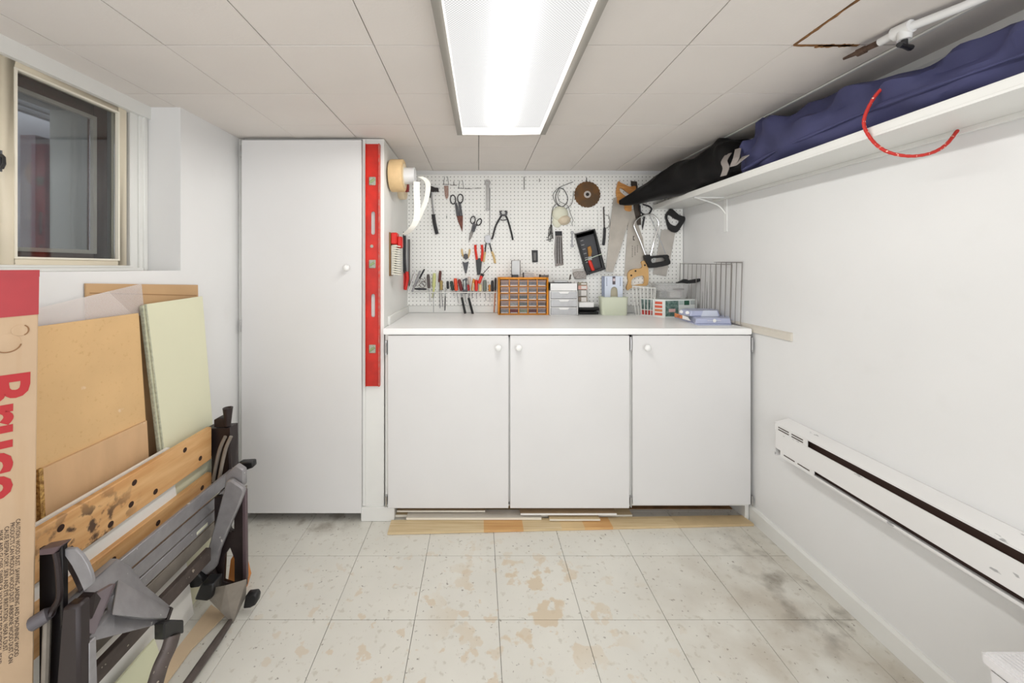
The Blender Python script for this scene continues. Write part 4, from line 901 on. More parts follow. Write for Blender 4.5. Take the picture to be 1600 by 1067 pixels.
pl('blade', C6, [(263, 45), (318, 50), (335, 180), (352, 330), (356, 440), (322, 442), (296, 330), (275, 180)], bladed, t, .009, .0015)
t = thing('bow_saw', 'bow saw with bent chrome tube frame and black handle', 'saw')
tb('frame', C6, [(395, 712), (350, 590), (300, 470), (294, 440), (312, 398), (350, 365), (410, 345), (462, 352), (498, 385), (515, 430), (500, 500), (470, 600), (442, 715)], .0058, chrome, t, .030)
tb('blade', C6, [(432, 352), (480, 460), (530, 580), (575, 700)], .003, silver, t, .030, 0)
hl_('handle', C6, [(385, 712), (435, 710), (440, 722), (585, 708), (600, 740), (613, 790), (540, 815), (432, 828), (412, 800), (385, 750)], [[(443, 745), (500, 738), (560, 735), (567, 765), (500, 775), (448, 782)]], black, t, .020, .022, 2)
t = thing('panel_saw', 'saw with black plastic handle at top right of the pegboard', 'saw')
pl('blade', C6, [(540, 485), (600, 480), (662, 512), (628, 700), (580, 905), (460, 880), (490, 760)], mat('bright_blade', (202, 197, 190), .35, .45, var=.15, scale=10), t, .006, .0015)
hl_('handle', C6, [(612, 298), (650, 315), (690, 352), (742, 370), (742, 402), (715, 450), (682, 500), (655, 508), (605, 482), (582, 400), (574, 360)], [[(592, 350), (620, 355), (660, 385), (700, 402), (690, 428), (662, 452), (612, 432), (588, 385)]], black, t, .004, .022, 2)
t = thing('black_hook', 'thick black rubber hook holding the bow saw below the shelf', 'hook')
tb('loop', C6, [(345, 265), (350, 320), (385, 345), (425, 340), (450, 300), (430, 275), (395, 262), (370, 255)], .0052, rub, t, .022)
pl('tongue', C6, [(378, 365), (394, 365), (380, 440), (370, 485), (363, 450)], dmetal, t, .006, .004)
# ------------------------------------------------------------------ wire tool rack and its tools
YR = 2.505
t = thing('tool_rack', 'white wire tool rack fixed low on the pegboard left of the drawer organizer', 'rack')
zr = W(0, 456.5, YR).z
rx0, rx1 = W(645, 0, YR).x, W(777, 0, YR).x
add('front_rail', MB().tube([(rx0, YR-.02, zr), (rx1, YR-.02, zr)], .0032, 8), whitewire, t)
add('back_rail', MB().tube([(rx0, YP-.004, zr), (rx1, YP-.004, zr)], .0025, 8), whitewire, t)
add('end_rail', MB().tube([(rx0, YR-.02, zr), (rx0, YP-.002, zr)], .0025, 6), whitewire, t)
for k in range(12):
    x = rx0+(rx1-rx0)*(k+.5)/12
    add('cross_wire', MB().tube([(x, YR-.02, zr), (x, YP-.004, zr)], .0015, 5), whitewire, t)
def stick(lb, name, cat, ax, ay, bx_, by_, r, m, shaft=None, rs=.0022, sm=None, dy=0, prof=None):
    """tool standing in the rack: handle from (ax,ay) to (bx,by) pixels, shaft down to pixel shaft"""
    t = thing(name, lb, cat, 'hand tools standing in the wire tool rack')
    A_, B_ = W(*C3(ax, ay), YR+dy), W(*C3(bx_, by_), YR+dy)
    pr = prof or [.7, 1, .95, .9, 1, .8]
    n_ = len(pr)
    add('handle', MB().tube([A_+(B_-A_)*k/(n_-1) for k in range(n_)], [r*p for p in pr], 10), m, t)
    if shaft: add('shaft', MB().tube([B_, W(*C3(*shaft), YR+dy)], rs, 6), sm or silver, t)
    return t
yellowg = mat('yellow_green_handle', (206, 210, 140), .4, var=.1, scale=40); brassy = mat('olive_brass', (160, 140, 84), .4, .2)
brn = mat('brown_handle', (92, 42, 34), .45); amber = mat('amber_handle', (200, 130, 50), .3); dgreen = mat('dark_green_handle', (30, 52, 44), .4)
orange_h = mat('orange_red_handle', (226, 72, 34), .4); grey_h = mat('grey_handle', (84, 74, 72), .5); ivory = mat('ivory_handle', (216, 200, 150), .4); teal = mat('grey_green_handle', (110, 120, 112), .35)
stick('leftmost slanted chrome socket bar in the wire rack', 'socket_bar', 'bar', 215, 120, 85, 480, .0045, chrome, prof=[1, 1, 1, 1, 1.3])
stick('second slanted chrome bar in the wire rack', 'socket_bar', 'bar', 280, 140, 150, 490, .0062, silver, prof=[1, 1, 1, 1, 1.1])
stick('slanted black tipped rod third from the left end of the rack', 'rod', 'tool', 355, 110, 270, 270, .0058, rub, (200, 400), .003)
stick('dark grey tool lying flat at the left end of the rack', 'wrench', 'wrench', 190, 440, 390, 445, .008, dmetal, prof=[.6, .8, 1.1, .8, 1, .5])
t = thing('wire_bundle', 'tangle of thin brown metal wire behind the slanted chrome bars', 'wire')
tb('wire', C3, [(260, 340), (300, 270), (345, 300), (380, 360), (330, 420), (270, 380), (310, 330), (370, 300), (350, 240)], .0016, mat('brownish_wire', (96, 76, 66), .5, .3), t, .03)
tb('wire', C3, [(240, 400), (300, 350), (360, 400), (300, 310), (380, 340)], .0014, nail, t, .035)
stick('fat dark grey brown handle left of the yellow green one in the rack', 'screwdriver', 'screwdriver', 415, 195, 430, 430, .0105, grey_h, (445, 660))
stick('tall pale yellow green handle with long blade through the wire rack', 'scraper', 'scraper', 520, 180, 510, 420, .0120, yellowg, (500, 590), .007, yellowg)
stick('thin steel blade hanging below the yellow green handle', 'chisel', 'chisel', 512, 500, 505, 600, .004, silver, (508, 830), .002, dy=-.01)
stick('dark red brown handle behind the brass one in the rack', 'screwdriver', 'screwdriver', 620, 140, 605, 330, .010, brn, (615, 760), .003, dy=.012)
stick('olive brass coloured short handle in the wire rack', 'screwdriver', 'screwdriver', 635, 300, 635, 460, .0105, brassy, (660, 740), .003, dy=-.008)
stick('thin black rod hanging below the brass handle', 'rod', 'tool', 700, 420, 702, 560, .0028, silver, (695, 800), .0035, black, dy=-.008)
stick('black handle right of the brass one in the rack', 'screwdriver', 'screwdriver', 740, 310, 745, 440, .009, rub, None)
stick('dark green handle left of the orange red one in the rack', 'screwdriver', 'screwdriver', 800, 310, 828, 465, .011, dgreen, (845, 560), dy=.006)
stick('flat orange red handle in the middle of the rack', 'screwdriver', 'screwdriver', 868, 265, 888, 470, .0125, orange_h, (920, 680), .0022)
stick('black and red striped handle next to the orange red one', 'screwdriver', 'screwdriver', 930, 280, 975, 470, .0115, mat('maroon_handle', (110, 26, 30), .4), (985, 560), dy=.006)
stick('white striped dark handle at the centre of the rack', 'screwdriver', 'screwdriver', 1022, 280, 1025, 460, .0100, mat('striped_handle', (180, 190, 186), .3), (1050, 690), .002, dy=-.004)
t = thing('pliers', 'steel pliers with long black legs hanging down through the wire rack', 'pliers', 'hand tools standing in the wire tool rack')
for pts in (((960, 510), (975, 580), (1035, 850)), ((1100, 510), (1090, 590), (1160, 855))):
    q = [W(*C3(*p), YR-.012) for p in pts]
    add('neck', MB().tube(q[:2], .0045, 8), silver, t); add('leg', MB().tube(q[1:], [.0075, .0085], 8), black, t)
add('jaw', MB().plate([W(*C3(*p), YR-.012) for p in ((985, 290), (1060, 255), (1070, 285), (1055, 330), (1080, 400), (1070, 520), (990, 520), (1000, 340))], (0, .008, 0)), dmetal, t, bev=.001)
stick('round clear topped tool behind the steel pliers', 'screwdriver', 'screwdriver', 1100, 240, 1105, 440, .010, mat('clear_pinkish', (206, 190, 180), .3), (1110, 560), dy=.014, prof=[.8, 1.1, .6, .5, .5, .5])
stick('dark red handle just right of the pliers jaws', 'screwdriver', 'screwdriver', 1075, 370, 1085, 470, .012, mat('deep_red', (160, 26, 28), .4), None, dy=-.002)
stick('amber handle leaning right of the pliers', 'screwdriver', 'screwdriver', 1180, 275, 1150, 470, .0095, amber, (1145, 560), dy=.004)
stick('ivory tipped orange handle fifth from the rack right end', 'screwdriver', 'screwdriver', 1170, 340, 1162, 470, .006, ivory, (1150, 600), dy=-.010)
stick('short bright red handle with yellow stripe in the rack', 'screwdriver', 'screwdriver', 1220, 290, 1218, 475, .0115, mat('scarlet', (216, 40, 26), .35), (1225, 610), dy=-.004)
stick('cream round handle right of the bright red one', 'screwdriver', 'screwdriver', 1285, 365, 1285, 480, .0110, ivory, (1280, 560), dy=-.008)
stick('tilted red handle with black collar and its shaft pointing up right', 'screwdriver', 'screwdriver', 1260, 350, 1315, 205, .0110, mat('scarlet', (216, 40, 26), .35), (1445, 60), .0028, bladed, dy=-.018)
add('collar', MB().tube([W(*C3(1308, 225), YR-.018), W(*C3(1325, 190), YR-.018)], .0118, 10), black, ORDER[-3])
stick('grey green translucent handle right of the cream one', 'screwdriver', 'screwdriver', 1360, 290, 1360, 480, .0130, teal, (1380, 640), dy=.002)
stick('small amber handle third from the right end of the rack', 'screwdriver', 'screwdriver', 1440, 370, 1440, 480, .008, amber, (1445, 660), dy=.004)
stick('black handle second from the right end of the rack', 'screwdriver', 'screwdriver', 1485, 300, 1490, 480, .0100, rub, None, dy=-.002)
stick('tall black handle at the right end of the rack with copper blade', 'screwdriver', 'screwdriver', 1540, 255, 1535, 470, .0075, rub, (1515, 830), .0042, mat('copper_blade', (186, 128, 96), .4, .4), dy=-.004)
# ------------------------------------------------------------------ countertop items
YO = 2.43
og = mat('orange_plastic', (228, 146, 40), .4, var=.06, scale=20)
t = thing('drawer_organizer', 'orange small parts organizer with twenty five clear drawers', 'organizer')
ox0, ox1 = W(778.5, 0, YO).x, W(857, 0, YO).x; oz0, oz1 = CT, W(0, 433.5, YO).z
cw = (ox1-ox0-.012*2)/5; chh = (oz1-oz0-.012-.008)/5
fm = MB().box(ox0, ox0+.012, YO, YO+.11, oz0, oz1).box(ox1-.012, ox1, YO, YO+.11, oz0, oz1).box(ox0+.012, ox1-.012, YO, YO+.11, oz1-.012, oz1).box(ox0+.012, ox1-.012, YO, YO+.11, oz0, oz0+.008).box(ox0+.012, ox1-.012, YO+.10, YO+.11, oz0+.008, oz1-.012)
add('housing', fm, og, t, bev=.001)
gd = MB()
for k in range(1, 5): gd.box(ox0+.012+cw*k-.0028, ox0+.012+cw*k+.0028, YO+.002, YO+.1, oz0+.008, oz1-.012)
for k in range(1, 5): gd.box(ox0+.012, ox1-.012, YO+.002, YO+.1, oz0+.008+chh*k-.0022, oz0+.008+chh*k+.0022)
add('divider_grid', gd, og, t)
cols = [(150, 118, 106), (140, 110, 104), (128, 120, 120), (110, 104, 108), (136, 130, 136), (150, 120, 110), (134, 110, 104), (168, 166, 166), (120, 112, 110), (112, 82, 70), (178, 168, 164), (120, 100, 94), (70, 78, 76), (150, 146, 140), (140, 134, 128), (164, 138, 130), (160, 158, 156), (96, 100, 96), (120, 116, 120), (96, 76, 70), (150, 146, 148), (118, 14, 12), (150, 160, 132), (104, 40, 36), (140, 132, 140)]
for r_ in range(5):
    for c_ in range(5):
        x0 = ox0+.012+cw*c_+.004; z1 = oz1-.012-chh*r_-.003; x1 = x0+cw-.008; z0 = z1-chh+.006
        m_ = mat('drawer_%d_%d' % (r_, c_), tuple(v*.82 for v in cols[r_*5+c_]), .25, var=.45, scale=130)
        d = add('drawer', MB().box(x0, x1, YO+.004, YO+.09, z0, z1-.012), m_, t, bev=.001)
        add('drawer_lip', MB().plate([(x0, YO+.004, z1-.013), (x1, YO+.004, z1-.013), (x1, YO-.004, z1-.002), (x0, YO-.004, z1-.002)], (0, .002, 0)), mat('drawer_lip', (176, 150, 140), .25), d)
        add('drawer_base', MB().box(x0+.003, x1-.003, YO+.001, YO+.004, z0, z0+.005), mat('drawer_shine', (206, 196, 192), .25), d)
# on top of organizer
t = thing('clear_case', 'small clear upright case with dark edges standing on the orange organizer', 'case')
cz0 = oz1
def fr_(C, pts, r, m, par, Y): return add('edge', MB().tube([W(*C(*p), Y) for p in pts], r, 6), m, par)
def C3b(x, y): return (760+x*.15, 400+y*.15)
fr_(C3b, [(262, 200), (262, 48), (352, 46), (352, 205)], .0022, bladed, t, YO+.03)
add('pane', MB().plate([W(*C3b(*p), YO+.032) for p in ((262, 205), (262, 48), (352, 46), (352, 205))], (0, .001, 0)), clear, t)
for (a, b_, y0, m_, lb) in ((268, 330, 195, black, 'small black bit lying on the organizer below the clear case'), (388, 490, 178, mat('clear_box_small', (176, 166, 160), .3, var=.3, scale=100), 'small clear box of screws on top of the organizer'), (560, 645, 198, bladed, 'small dark strip on the right end of the organizer top')):
    p0, p1 = W(*C3b(a, y0), YO+.03), W(*C3b(b_, 215), YO+.03)
    t = thing('small_part', lb, 'small part')
    add('body', MB().box(p0.x, p1.x, YO+.01, YO+.06, oz1, max(oz1+.006, p0.z)), m_, t, bev=.001)
    add('end', MB().box(p0.x-.004, p0.x, YO+.012, YO+.055, oz1, max(oz1+.008, p0.z+.004)), rub, t)
# white drawers
t = thing('drawer_unit', 'white plastic three drawer unit with translucent fronts beside the orange organizer', 'drawer unit')
Yw = 2.40
w0, w1 = W(859, 0, Yw).x, W(903, 0, Yw).x; wz1 = W(0, 442.5, Yw).z
add('shell', MB().box(w0, w0+.006, Yw, Yw+.13, CT, wz1).box(w1-.006, w1, Yw, Yw+.13, CT, wz1).box(w0, w1, Yw, Yw+.13, wz1-.048, wz1).box(w0, w1, Yw, Yw+.13, CT, CT+.005).box(w0, w1, Yw+.125, Yw+.13, CT, wz1), white_pl, t, bev=.001)
dh = (wz1-.048-CT-.005)/3
grt = mat('translucent_grey', (196, 197, 199), .25, var=.12, scale=25)
for k in range(3):
    z0 = CT+.006+dh*k; z1 = z0+dh-.003
    d = add('drawer', MB().box(w0+.008, w1-.008, Yw-.001, Yw+.12, z0, z1-.005), grt, t, bev=.001)
    add('rim', MB().box(w0+.004, w1-.004, Yw-.003, Yw+.01, z1-.005, z1), white_pl, d, bev=.001)
    xm = (w0+w1)/2
    add('pull', MB().plate([(xm-.034, Yw-.006, z1-.004), (xm+.034, Yw-.006, z1-.004), (xm+.024, Yw-.006, z1-.016), (xm-.024, Yw-.006, z1-.016)], (0, .005, 0)), white_pl, d)
t = thing('blister_card', 'black edged clear blister card lying on the white drawer unit', 'packet')
p0, p1 = W(859, 0, Yw).x, W(893, 0, Yw).x
add('card', MB().box(p0, p1, Yw-.004, Yw+.09, wz1, wz1+.004), black, t, bev=.001)
add('blister', MB().box(p0+.03, p1-.02, Yw+.005, Yw+.07, wz1+.004, wz1+.016), clear, t, bev=.003)
tag(add('peg_stub', MB().tube([W(*CA(425, 180), Yw+.03), W(*CA(445, 95), Yw+.03)], .005, 8), bladed), 'dark short pin standing at the right of the white drawer unit top', 'small part')
t = thing('parts_packet', 'clear packet of silver hardware hanging below the black tray', 'packet')
pl('bag', CA, [(480, 70), (560, 40), (715, 40), (700, 165), (520, 170), (500, 120)], mat('hardware_bag', (178, 170, 164), .35, var=.45, scale=110), t, .004, .018, .003)
pl('bag_top', CA, [(470, 5), (660, -10), (690, 40), (560, 42), (480, 60)], mat('hardware_bag2', (210, 206, 200), .35, var=.2, scale=90), t, .003, .004)
# carded boxes
t = thing('carded_packs', 'stacked small carded packs standing right of the white drawer unit', 'packet')
Yk = 2.50
for (y0, y1, m_) in ((228, 275, mat('olive_card', (150, 142, 118), .6)), (277, 345, mat('pink_card', (220, 170, 156), .5)), (350, 458, mat('grey_card', (176, 172, 166), .5, var=.35, scale=70)), (465, 555, mat('tan_card', (160, 146, 130), .5, var=.3, scale=60))):
    a, b_ = W(*CA(570, y1), Yk), W(*CA(720, y0), Yk)
    bx_ = add('pack', MB().box(a.x, b_.x, Yk, Yk+.03, a.z, b_.z), m_, t, bev=.001)
    add('label', MB().box(a.x+.02, b_.x-.006, Yk-.001, Yk, a.z+.005, b_.z-.004), mat('white_label', (228, 224, 220), .5), bx_)
a = W(*CA(575, 640), 2.46); b_ = W(*CA(825, 555), 2.46)
tag(add('white_box', MB().box(a.x, b_.x, 2.45, 2.52, a.z, b_.z), white_pl, bev=.002), 'small flat white box on top of the black cord bundle', 'box')
t = thing('black_bundle', 'folded bundle of black cord under the small white box', 'cord')
Yb = 2.455
for k, (y, xa, xb2) in enumerate(((660, 585, 900), (690, 580, 870), (720, 582, 905), (752, 590, 900), (675, 600, 915), (740, 585, 915))):
    q = smoothpts([W(*CA(xa, y), Yb+(k % 3)*.016), W(*CA((xa+xb2)/2, y+8*(-1)**k), Yb+(k % 3)*.016-.004), W(*CA(xb2, y-4), Yb+(k % 3)*.016)], 4, False)
    for p in q: p.z = max(p.z, CT+.0095)
    add('strand', MB().tube(q, .0095, 8), black, t)
t = thing('clear_dish', 'small clear plastic dish between the black bundle and the green tub', 'container')
a = W(*CA(840, 750), 2.47); b_ = W(*CA(960, 620), 2.47)
add('body', taper(a.x, b_.x, 2.47, 2.53, CT, b_.z, .006), mat('frosted', (206, 208, 206), .3, alpha=.7), t)
add('rim', MB().box(a.x-.008, b_.x+.006, 2.462, 2.538, b_.z, b_.z+.004), mat('frosted', (206, 208, 206), .3), t)
# blue white box
t = thing('tall_box', 'tall blue and white product box with an arched window behind the green tub', 'box')
Yt = 2.47
a, b_ = W(*CA(1012, 470), Yt), W(*CA(1310, 125), Yt); zc = CT
out_ = [(a.x, zc), (b_.x, zc), (b_.x, b_.z), (a.x, b_.z)]
ac = W(*CA(1168, 300), Yt); xm = ac.x; ww = .0215
arch = [(xm+ww*math.cos(math.pi*k/10), ac.z-.022+.022*math.sin(math.pi*k/10)) for k in range(11)]+[(xm-ww*1.15, ac.z-.075), (xm+ww*1.15, ac.z-.075)]
add('front', holed(out_, [arch], lambda u, v, w_: Vector((u, Yt+w_, v)), .002), mat('box_white_blue', (218, 226, 240), .45), t)
add('body', MB().box(a.x, b_.x, Yt+.012, Yt+.06, zc, b_.z), mat('box_inner', (196, 188, 164), .6), t)
add('side', MB().box(a.x-.0008, a.x, Yt, Yt+.06, zc, b_.z).box(b_.x, b_.x+.0008, Yt, Yt+.06, zc, b_.z).box(a.x, b_.x, Yt, Yt+.06, b_.z, b_.z+.0008), mat('box_side_blue', (160, 172, 200), .45), t)
q0, q1 = W(*CA(1140, 260), Yt), W(*CA(1188, 128), Yt)
add('label', MB().box(q0.x, q1.x, Yt-.002, Yt-.001, q0.z, q1.z), mat('dark_label', (92, 84, 90), .5), t)
q0, q1 = W(*CA(1146, 205), Yt), W(*CA(1184, 160), Yt)
add('label_panel', MB().box(q0.x, q1.x, Yt-.003, Yt-.002, q0.z, q1.z), mat('pinkish_label', (216, 200, 204), .5), t)
pr = MB()
for xx_ in (1045, 1270):
    for yy_ in range(150, 280, 24):
        q0, q1 = W(*CA(xx_-7, yy_+13), Yt), W(*CA(xx_+7, yy_), Yt); pr.box(q0.x, q1.x, Yt-.0016, Yt-.001, q0.z, q1.z)
add('print', pr, mat('slate_print', (96, 110, 140), .6), t)
# green tub
t = thing('plastic_tub', 'pale sage green plastic tub with rounded corners on the countertop', 'tub')
sg = mat('sage_plastic', (212, 217, 196), .3)
Yg = 2.40
a, b_ = W(*CA(955, 775), Yg), W(*CA(1425, 478), Yg)
def rring(x0, x1, y0, y1, z, r, n=5):
    out = []
    for cx_, cy_, s0 in ((x1-r, y1-r, 0), (x0+r, y1-r, 1), (x0+r, y0+r, 2), (x1-r, y0+r, 3)):
        for k in range(n): an = math.pi/2*(s0+k/(n-1)); out.append(Vector((cx_+r*math.cos(an), cy_+r*math.sin(an), z)))
    return out
zt_ = b_.z
xs0, xs1 = a.x+.002, b_.x-.002
tubm = MB().loft([rring(xs0+.010, xs1-.010, Yg+.008, Yg+.072, CT, .02), rring(xs0+.006, xs1-.006, Yg+.004, Yg+.08, CT+.005, .022), rring(xs0, xs1, Yg, Yg+.085, zt_, .025), rring(xs0+.003, xs1-.003, Yg+.003, Yg+.082, zt_, .022), rring(xs0+.009, xs1-.009, Yg+.009, Yg+.07, CT+.01, .018)])
add('body', tubm, sg, t)
add('rim', MB().tube(rring(xs0-.001, xs1+.001, Yg-.001, Yg+.086, zt_, .026), .0022, 6, True), sg, t)
# --- wire basket
t = thing('wire_basket', 'small white wire basket at the left of the boxes on the countertop', 'basket')
Yv = 2.33; wr_ = .0022
bz1 = W(0, 449, Yv).z
x0v, x1v = W(*C7(65, 0), Yv+.12).x, W(*C7(350, 0), Yv).x
TL, TR = W(*C7(65, 385), 2.40), W(*C7(355, 400), Yv)
BL, BR = Vector((W(*C7(110, 730), 2.42).x, 2.42, CT+.003)), Vector((W(*C7(330, 760), Yv).x, Yv, CT+.003))
BKL, BKR = TL+Vector((.04, .10, 0)), TR+Vector((.05, .17, 0))
BKL.y = min(BKL.y, 2.53); BKR.y = min(BKR.y, 2.50)
add('rim', MB().tube([TL, TR, BKR, BKL], .003, 6, True), whitewire, t)
for k in range(7):
    f_ = k/6; add('upright', MB().tube([TL.lerp(TR, f_), BL.lerp(BR, f_), (BL.lerp(BR, f_))+Vector((.03, .09, 0))], wr_, 6), whitewire, t)
for k in range(4):
    f_ = k/3; p = TR.lerp(BKR, f_); q = BR.lerp(BR+Vector((.05, .15, 0)), f_); add('upright', MB().tube([p, q], wr_, 6), whitewire, t)
add('base_rail', MB().tube([BL, BR, BR+Vector((.05, .15, 0)), BL+Vector((.04, .10, 0))], .0025, 6, True), whitewire, t)
# --- green white box
t = thing('product_box', 'green and white printed cardboard box with red panels next to the wire basket', 'box')
A0 = Vector((W(*C7(470, 760), 2.30).x, 2.30, CT)); hx2 = .130
zb1 = W(*C7(470, 545), 2.30).z
B0 = A0+Vector((.215, .035, 0)); D0 = A0+Vector((-.105, .10, 0)); E0 = B0+Vector((-.105, .10, 0))
up = Vector((0, 0, zb1-CT))
add('body', MB().plate([A0, B0, E0, D0], up), mat('box_white', (226, 230, 226), .5), t)
nrm = Vector((.035, -.215, 0)).normalized()*.0012
def onf(A_, B_, u0, u1, v0, v1, nn): return MB().plate([A_.lerp(B_, u0)+up*v0+nn, A_.lerp(B_, u1)+up*v0+nn, A_.lerp(B_, u1)+up*v1+nn, A_.lerp(B_, u0)+up*v1+nn], -nn*.9)
gr_ = mat('teal_green_print', (64, 96, 88), .5, col2=(128, 150, 142), scale=60)
add('print_panel', onf(A0, B0, .02, .42, .06, .93, nrm), gr_, t)
add('print_panel', onf(A0, B0, .44, .58, .70, .93, nrm), mat('pale_green_print', (180, 196, 190), .5), t)
add('print_panel', onf(A0, B0, .60, .76, .68, .93, nrm), mat('deep_green_print', (44, 92, 70), .5), t)
for k in range(3): add('print_line', onf(A0, B0, .80, .94, .72+k*.08, .76+k*.08, nrm), mat('grey_print', (130, 140, 134), .5), t)
add('emblem', onf(A0, B0, .12, .32, .30, .48, nrm*1.6), mat('pink_emblem', (220, 180, 176), .5), t)
n2 = Vector((-.10, -.105, 0)).normalized()*.0012
rp_ = mat('orange_red_print', (214, 92, 66), .5)
for k in range(4): add('print_panel', onf(A0, D0, .10, .40, .10+k*.21, .24+k*.21, n2), rp_ if k != 1 else mat('orange_print', (206, 130, 84), .5), t)
add('print_panel', onf(A0, D0, .5, .98, .38, .95, n2), mat('dark_green_print', (60, 84, 80), .5, col2=(120, 140, 134), scale=50), t)
add('print_panel', onf(A0, D0, .5, .98, .08, .34, n2), mat('red_print_2', (186, 50, 44), .5, col2=(120, 60, 56), scale=40), t)
# clear tote on top
t = thing('clear_tote', 'clear plastic tote of small parts resting on the printed box', 'container')
zb2 = zb1+.001
ztote = W(*C7(600, 350), 2.33).z
c0 = A0+Vector((-.02, .02, 0)); 
tx0, tx1 = A0.x-.025, A0.x+.175
tote = MB().loft([rring(tx0+.012, tx1-.012, 2.34, 2.44, zb2, .02), rring(tx0, tx1, 2.325, 2.455, ztote, .025), rring(tx0+.003, tx1-.003, 2.328, 2.452, ztote, .022), rring(tx0+.015, tx1-.015, 2.343, 2.437, zb2+.004, .018)])
add('body', tote, mat('tote_plastic', (205, 205, 203), .2, alpha=.32), t)
add('rim', MB().tube(rring(tx0-.002, tx1+.002, 2.323, 2.457, ztote, .026), .003, 6, True), mat('frosted', (206, 208, 206), .3), t)
def inb(lb, name, cat, x0, x1, y0, y1, z0, z1, m_):
    t = thing(name, lb, cat, 'small things inside the clear tote'); add('body', MB().box(x0, x1, y0, y1, z0, z1), m_, t, bev=.004)
    return t
t = inb('white and pink spool block inside the clear tote', 'spool', 'spool', A0.x+.055, A0.x+.125, 2.35, 2.40, zb2+.006, zb2+.045, mat('white_label', (228, 224, 220), .5))
add('flange', MB().lathe(Vector((A0.x+.125, 2.375, zb2+.030)), (1, 0, 0), [(.024, 0), (.024, .004), (.0, .004)], 16), mat('pinkish_label', (216, 200, 204), .5), t)
inb('dark brown item on top of the spool in the clear tote', 'knife', 'tool', A0.x+.09, A0.x+.155, 2.36, 2.385, zb2+.054, zb2+.064, mat('dark_brown_item', (84, 56, 50), .5))
t = inb('dark grey clump of hardware at the left inside the clear tote', 'hardware', 'small part', A0.x+.0, A0.x+.045, 2.36, 2.41, zb2+.006, zb2+.05, mat('grey_clump', (120, 120, 118), .4, .3, var=.5, scale=90))
# black tool on top
t = thing('utility_knife', 'black plastic tool lying across the top of the clear tote', 'tool')
q = [(615, 340), (660, 318), (715, 288), (755, 290), (765, 305), (850, 290), (940, 278), (980, 285), (992, 310), (975, 335), (935, 330), (915, 315), (850, 340), (760, 345), (690, 335)]
add('body', MB().plate([W(*C7(*p), 2.36) for p in q], (0, .022, 0)), black, t, bev=.003)
# blue blister cases
pbm = mat('periwinkle_plastic', (178, 184, 210), .3); pbl = mat('pale_blue_clear', (206, 212, 226), .2)
wht = mat('white_label', (228, 224, 220), .5)
t = thing('blue_case', 'flat periwinkle case with white emblem at the front right of the countertop', 'case')
Yx = 2.04
def ctop(C, p, z=CT): 
    px, py = C(*p); return WZ(px, py, z)
base_ = [ctop(C7, (590, 770)), ctop(C7, (880, 868)), ctop(C7, (1300, 866)), ctop(C7, (1310, 820)), ctop(C7, (1180, 742)), ctop(C7, (900, 720))]
add('tray', MB().plate(base_, (0, 0, .006)), pbm, t, bev=.001)
top_ = [ctop(C7, (760, 800)), ctop(C7, (850, 862)), ctop(C7, (1298, 862)), ctop(C7, (1305, 815)), ctop(C7, (1190, 745)), ctop(C7, (950, 735))]
hgt = .034
ring1 = [p+Vector((0, 0, .006)) for p in top_]; ring2 = [p.lerp(sum(top_, Vector())/6, .06)+Vector((0, 0, hgt)) for p in top_]
add('lid', MB().loft([ring1, ring2]), pbm, t, smooth=False, bev=.003)
em_ = W(*C7(1090, 808), ring2[1].y-.006)
yf_ = (ring1[1].y+ring2[1].y)/2-.006
em_ = W(*C7(1090, 808), yf_)
add('emblem', MB().lathe(em_, (0, -1, 0), [(.0075, 0), (.0095, .001), (.0095, .0015), (0.004, .0015), (.004, .0005), (0, .0005)], 16), white_pl, t)
add('emblem_line', MB().box(em_.x-.035, em_.x-.011, yf_-.0012, yf_+.003, em_.z-.0006, em_.z+.0008).box(em_.x+.011, em_.x+.035, yf_-.0012, yf_+.003, em_.z-.0006, em_.z+.0008), white_pl, t)
e0, e1 = ctop(C7, (575, 768), CT+.007), ctop(C7, (770, 830), CT+.007)
add('card', MB().plate([ctop(C7, (580, 735), CT+.010), ctop(C7, (760, 795), CT+.010), ctop(C7, (900, 740), CT+.010), ctop(C7, (700, 700), CT+.010)], (0, 0, -.003)), wht, t)
add('orange_label', MB().plate([W(*C7(595, 712), 2.12), W(*C7(690, 742), 2.10), W(*C7(690, 785), 2.10), W(*C7(595, 762), 2.12)], (0, .003, 0)), mat('orange_label', (206, 122, 62), .5, col2=(150, 84, 50), scale=60), t)
add('white_panel', MB().plate([W(*C7(690, 742), 2.10), W(*C7(760, 765), 2.085), W(*C7(800, 815), 2.08), W(*C7(690, 785), 2.10)], (0, .003, 0)), wht, t)
t = thing('blue_case', 'smaller periwinkle blister case lying on top of the flat one', 'case')
z2 = CT+hgt+.001
def c2(p, dz=0): px, py = C7(*p); return WZ(px, py, z2+dz)
b2 = [WZ(*C7(790, 745), z2), WZ(*C7(1165, 735), z2), WZ(*C7(1150, 665), z2), WZ(*C7(930, 640), z2), WZ(*C7(680, 650), z2), WZ(*C7(640, 680), z2)]
b2 = [W(*C7(790, 738), 2.09), W(*C7(1160, 732), 2.09), W(*C7(1165, 700), 2.17), W(*C7(1060, 670), 2.22), W(*C7(700, 670), 2.24), W(*C7(640, 690), 2.18)]
for p in b2: p.z = z2
b3 = [p.lerp(sum(b2, Vector())/6, .12)+Vector((0, 0, .030)) for p in b2]
add('blister', MB().loft([b2, b3]), pbm, t, smooth=False, bev=.004)
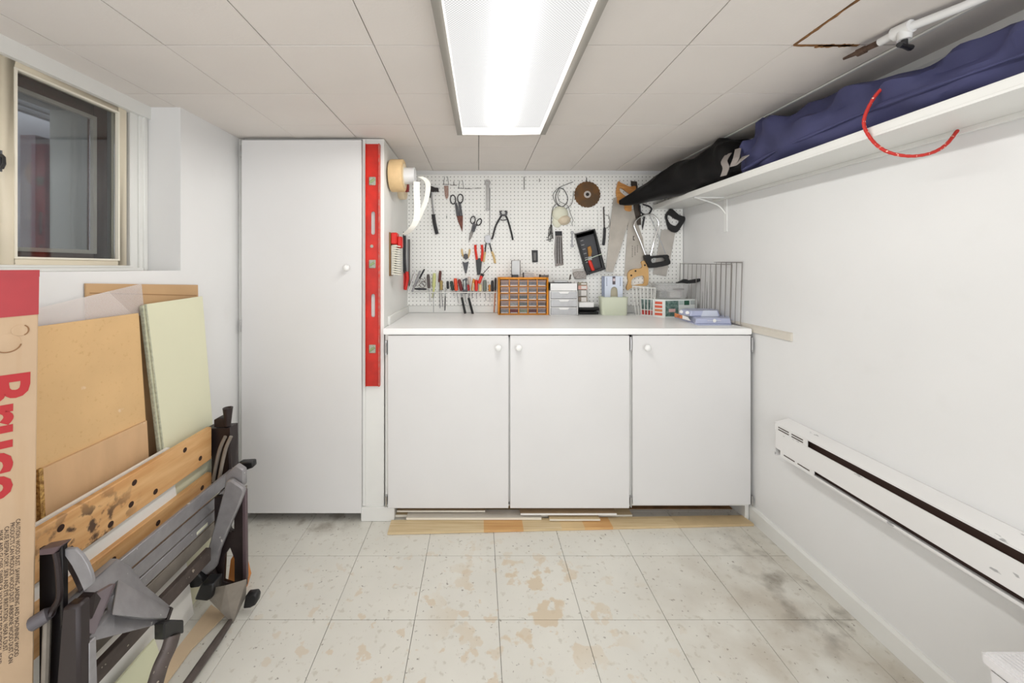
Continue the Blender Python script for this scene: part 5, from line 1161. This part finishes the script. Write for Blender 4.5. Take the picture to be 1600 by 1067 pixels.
add('clear_middle', MB().plate([b2[0].lerp(b2[1], .35)+Vector((0, -.001, 0)), b2[0].lerp(b2[1], .95)+Vector((0, -.001, 0)), b3[0].lerp(b3[1], .95)+Vector((0, -.002, .001)), b3[0].lerp(b3[1], .45)+Vector((0, -.002, .001))], (0, .003, 0)), pbl, t)
for u in (.25, .75):
    c = b2[5].lerp(b2[0], u)+Vector((-.002, -.004, .018)); add('emblem', MB().lathe(c, (-.5, -.8, 0), [(.009, 0), (.0095, .0015), (.004, .002), (0, .001)], 14), white_pl, t)
# --- wire racks leaning on right wall
for (x0, x1, ytop, Ya, Yb_, lb, n_) in ((663, 1310, 95, 2.50, 2.12, 'front narrower wire rack leaning on the wall at the right of the countertop', 11), (770, 1437, 78, 2.53, 2.03, 'taller wire rack behind the narrower one against the right wall', 12)):
    t = thing('wire_rack', lb, 'rack', 'wire racks leaning in the corner of the countertop')
    off = .02 if n_ == 11 else .008
    pa, pb2 = C7(x0, ytop), C7(x1, ytop+(10 if n_ == 11 else 0))
    Xr = RX-off
    def xy(px):   # oblique line across the corner
        return px
    Pa = W(*pa, 2.49 if n_ == 11 else 2.52); Pb = WX(*pb2, Xr-.002)
    bot = lambda P_: Vector((P_.x-.012, P_.y-.004, CT+.003))
    add('frame', MB().tube([Pa, Pb, bot(Pb), bot(Pa)], .0028, 6, True), mat('rack_wire', (150, 146, 142), .35, .6), t)
    for k in range(1, n_):
        p = Pa.lerp(Pb, k/n_); add('bar', MB().tube([p, bot(p)], .0019, 5), mat('rack_wire', (150, 146, 142), .35, .6), t)
# ------------------------------------------------------------------ finish: place everything
def kids(o): return [k for k in ORDER if k.parent == o]
def bbox(o):
    out = []
    if o.type == 'MESH':
        for v in o.bound_box: out.append(WP[o]+Vector(v))
    for k in kids(o): out += bbox(k)
    return out
KM = {}
for o in ORDER: KM.setdefault(o.parent, []).append(o)
kids = lambda o: KM.get(o, [])
for o in ORDER:
    if WP[o] is None:
        bb_ = bbox(o); xs_ = [p.x for p in bb_]; ys_ = [p.y for p in bb_]; zs_ = [p.z for p in bb_]
        WP[o] = Vector(((min(xs_)+max(xs_))/2, (min(ys_)+max(ys_))/2, min(zs_)))
for o in ORDER: o.location = WP[o]-(WP[o.parent] if o.parent else Vector((0, 0, 0)))
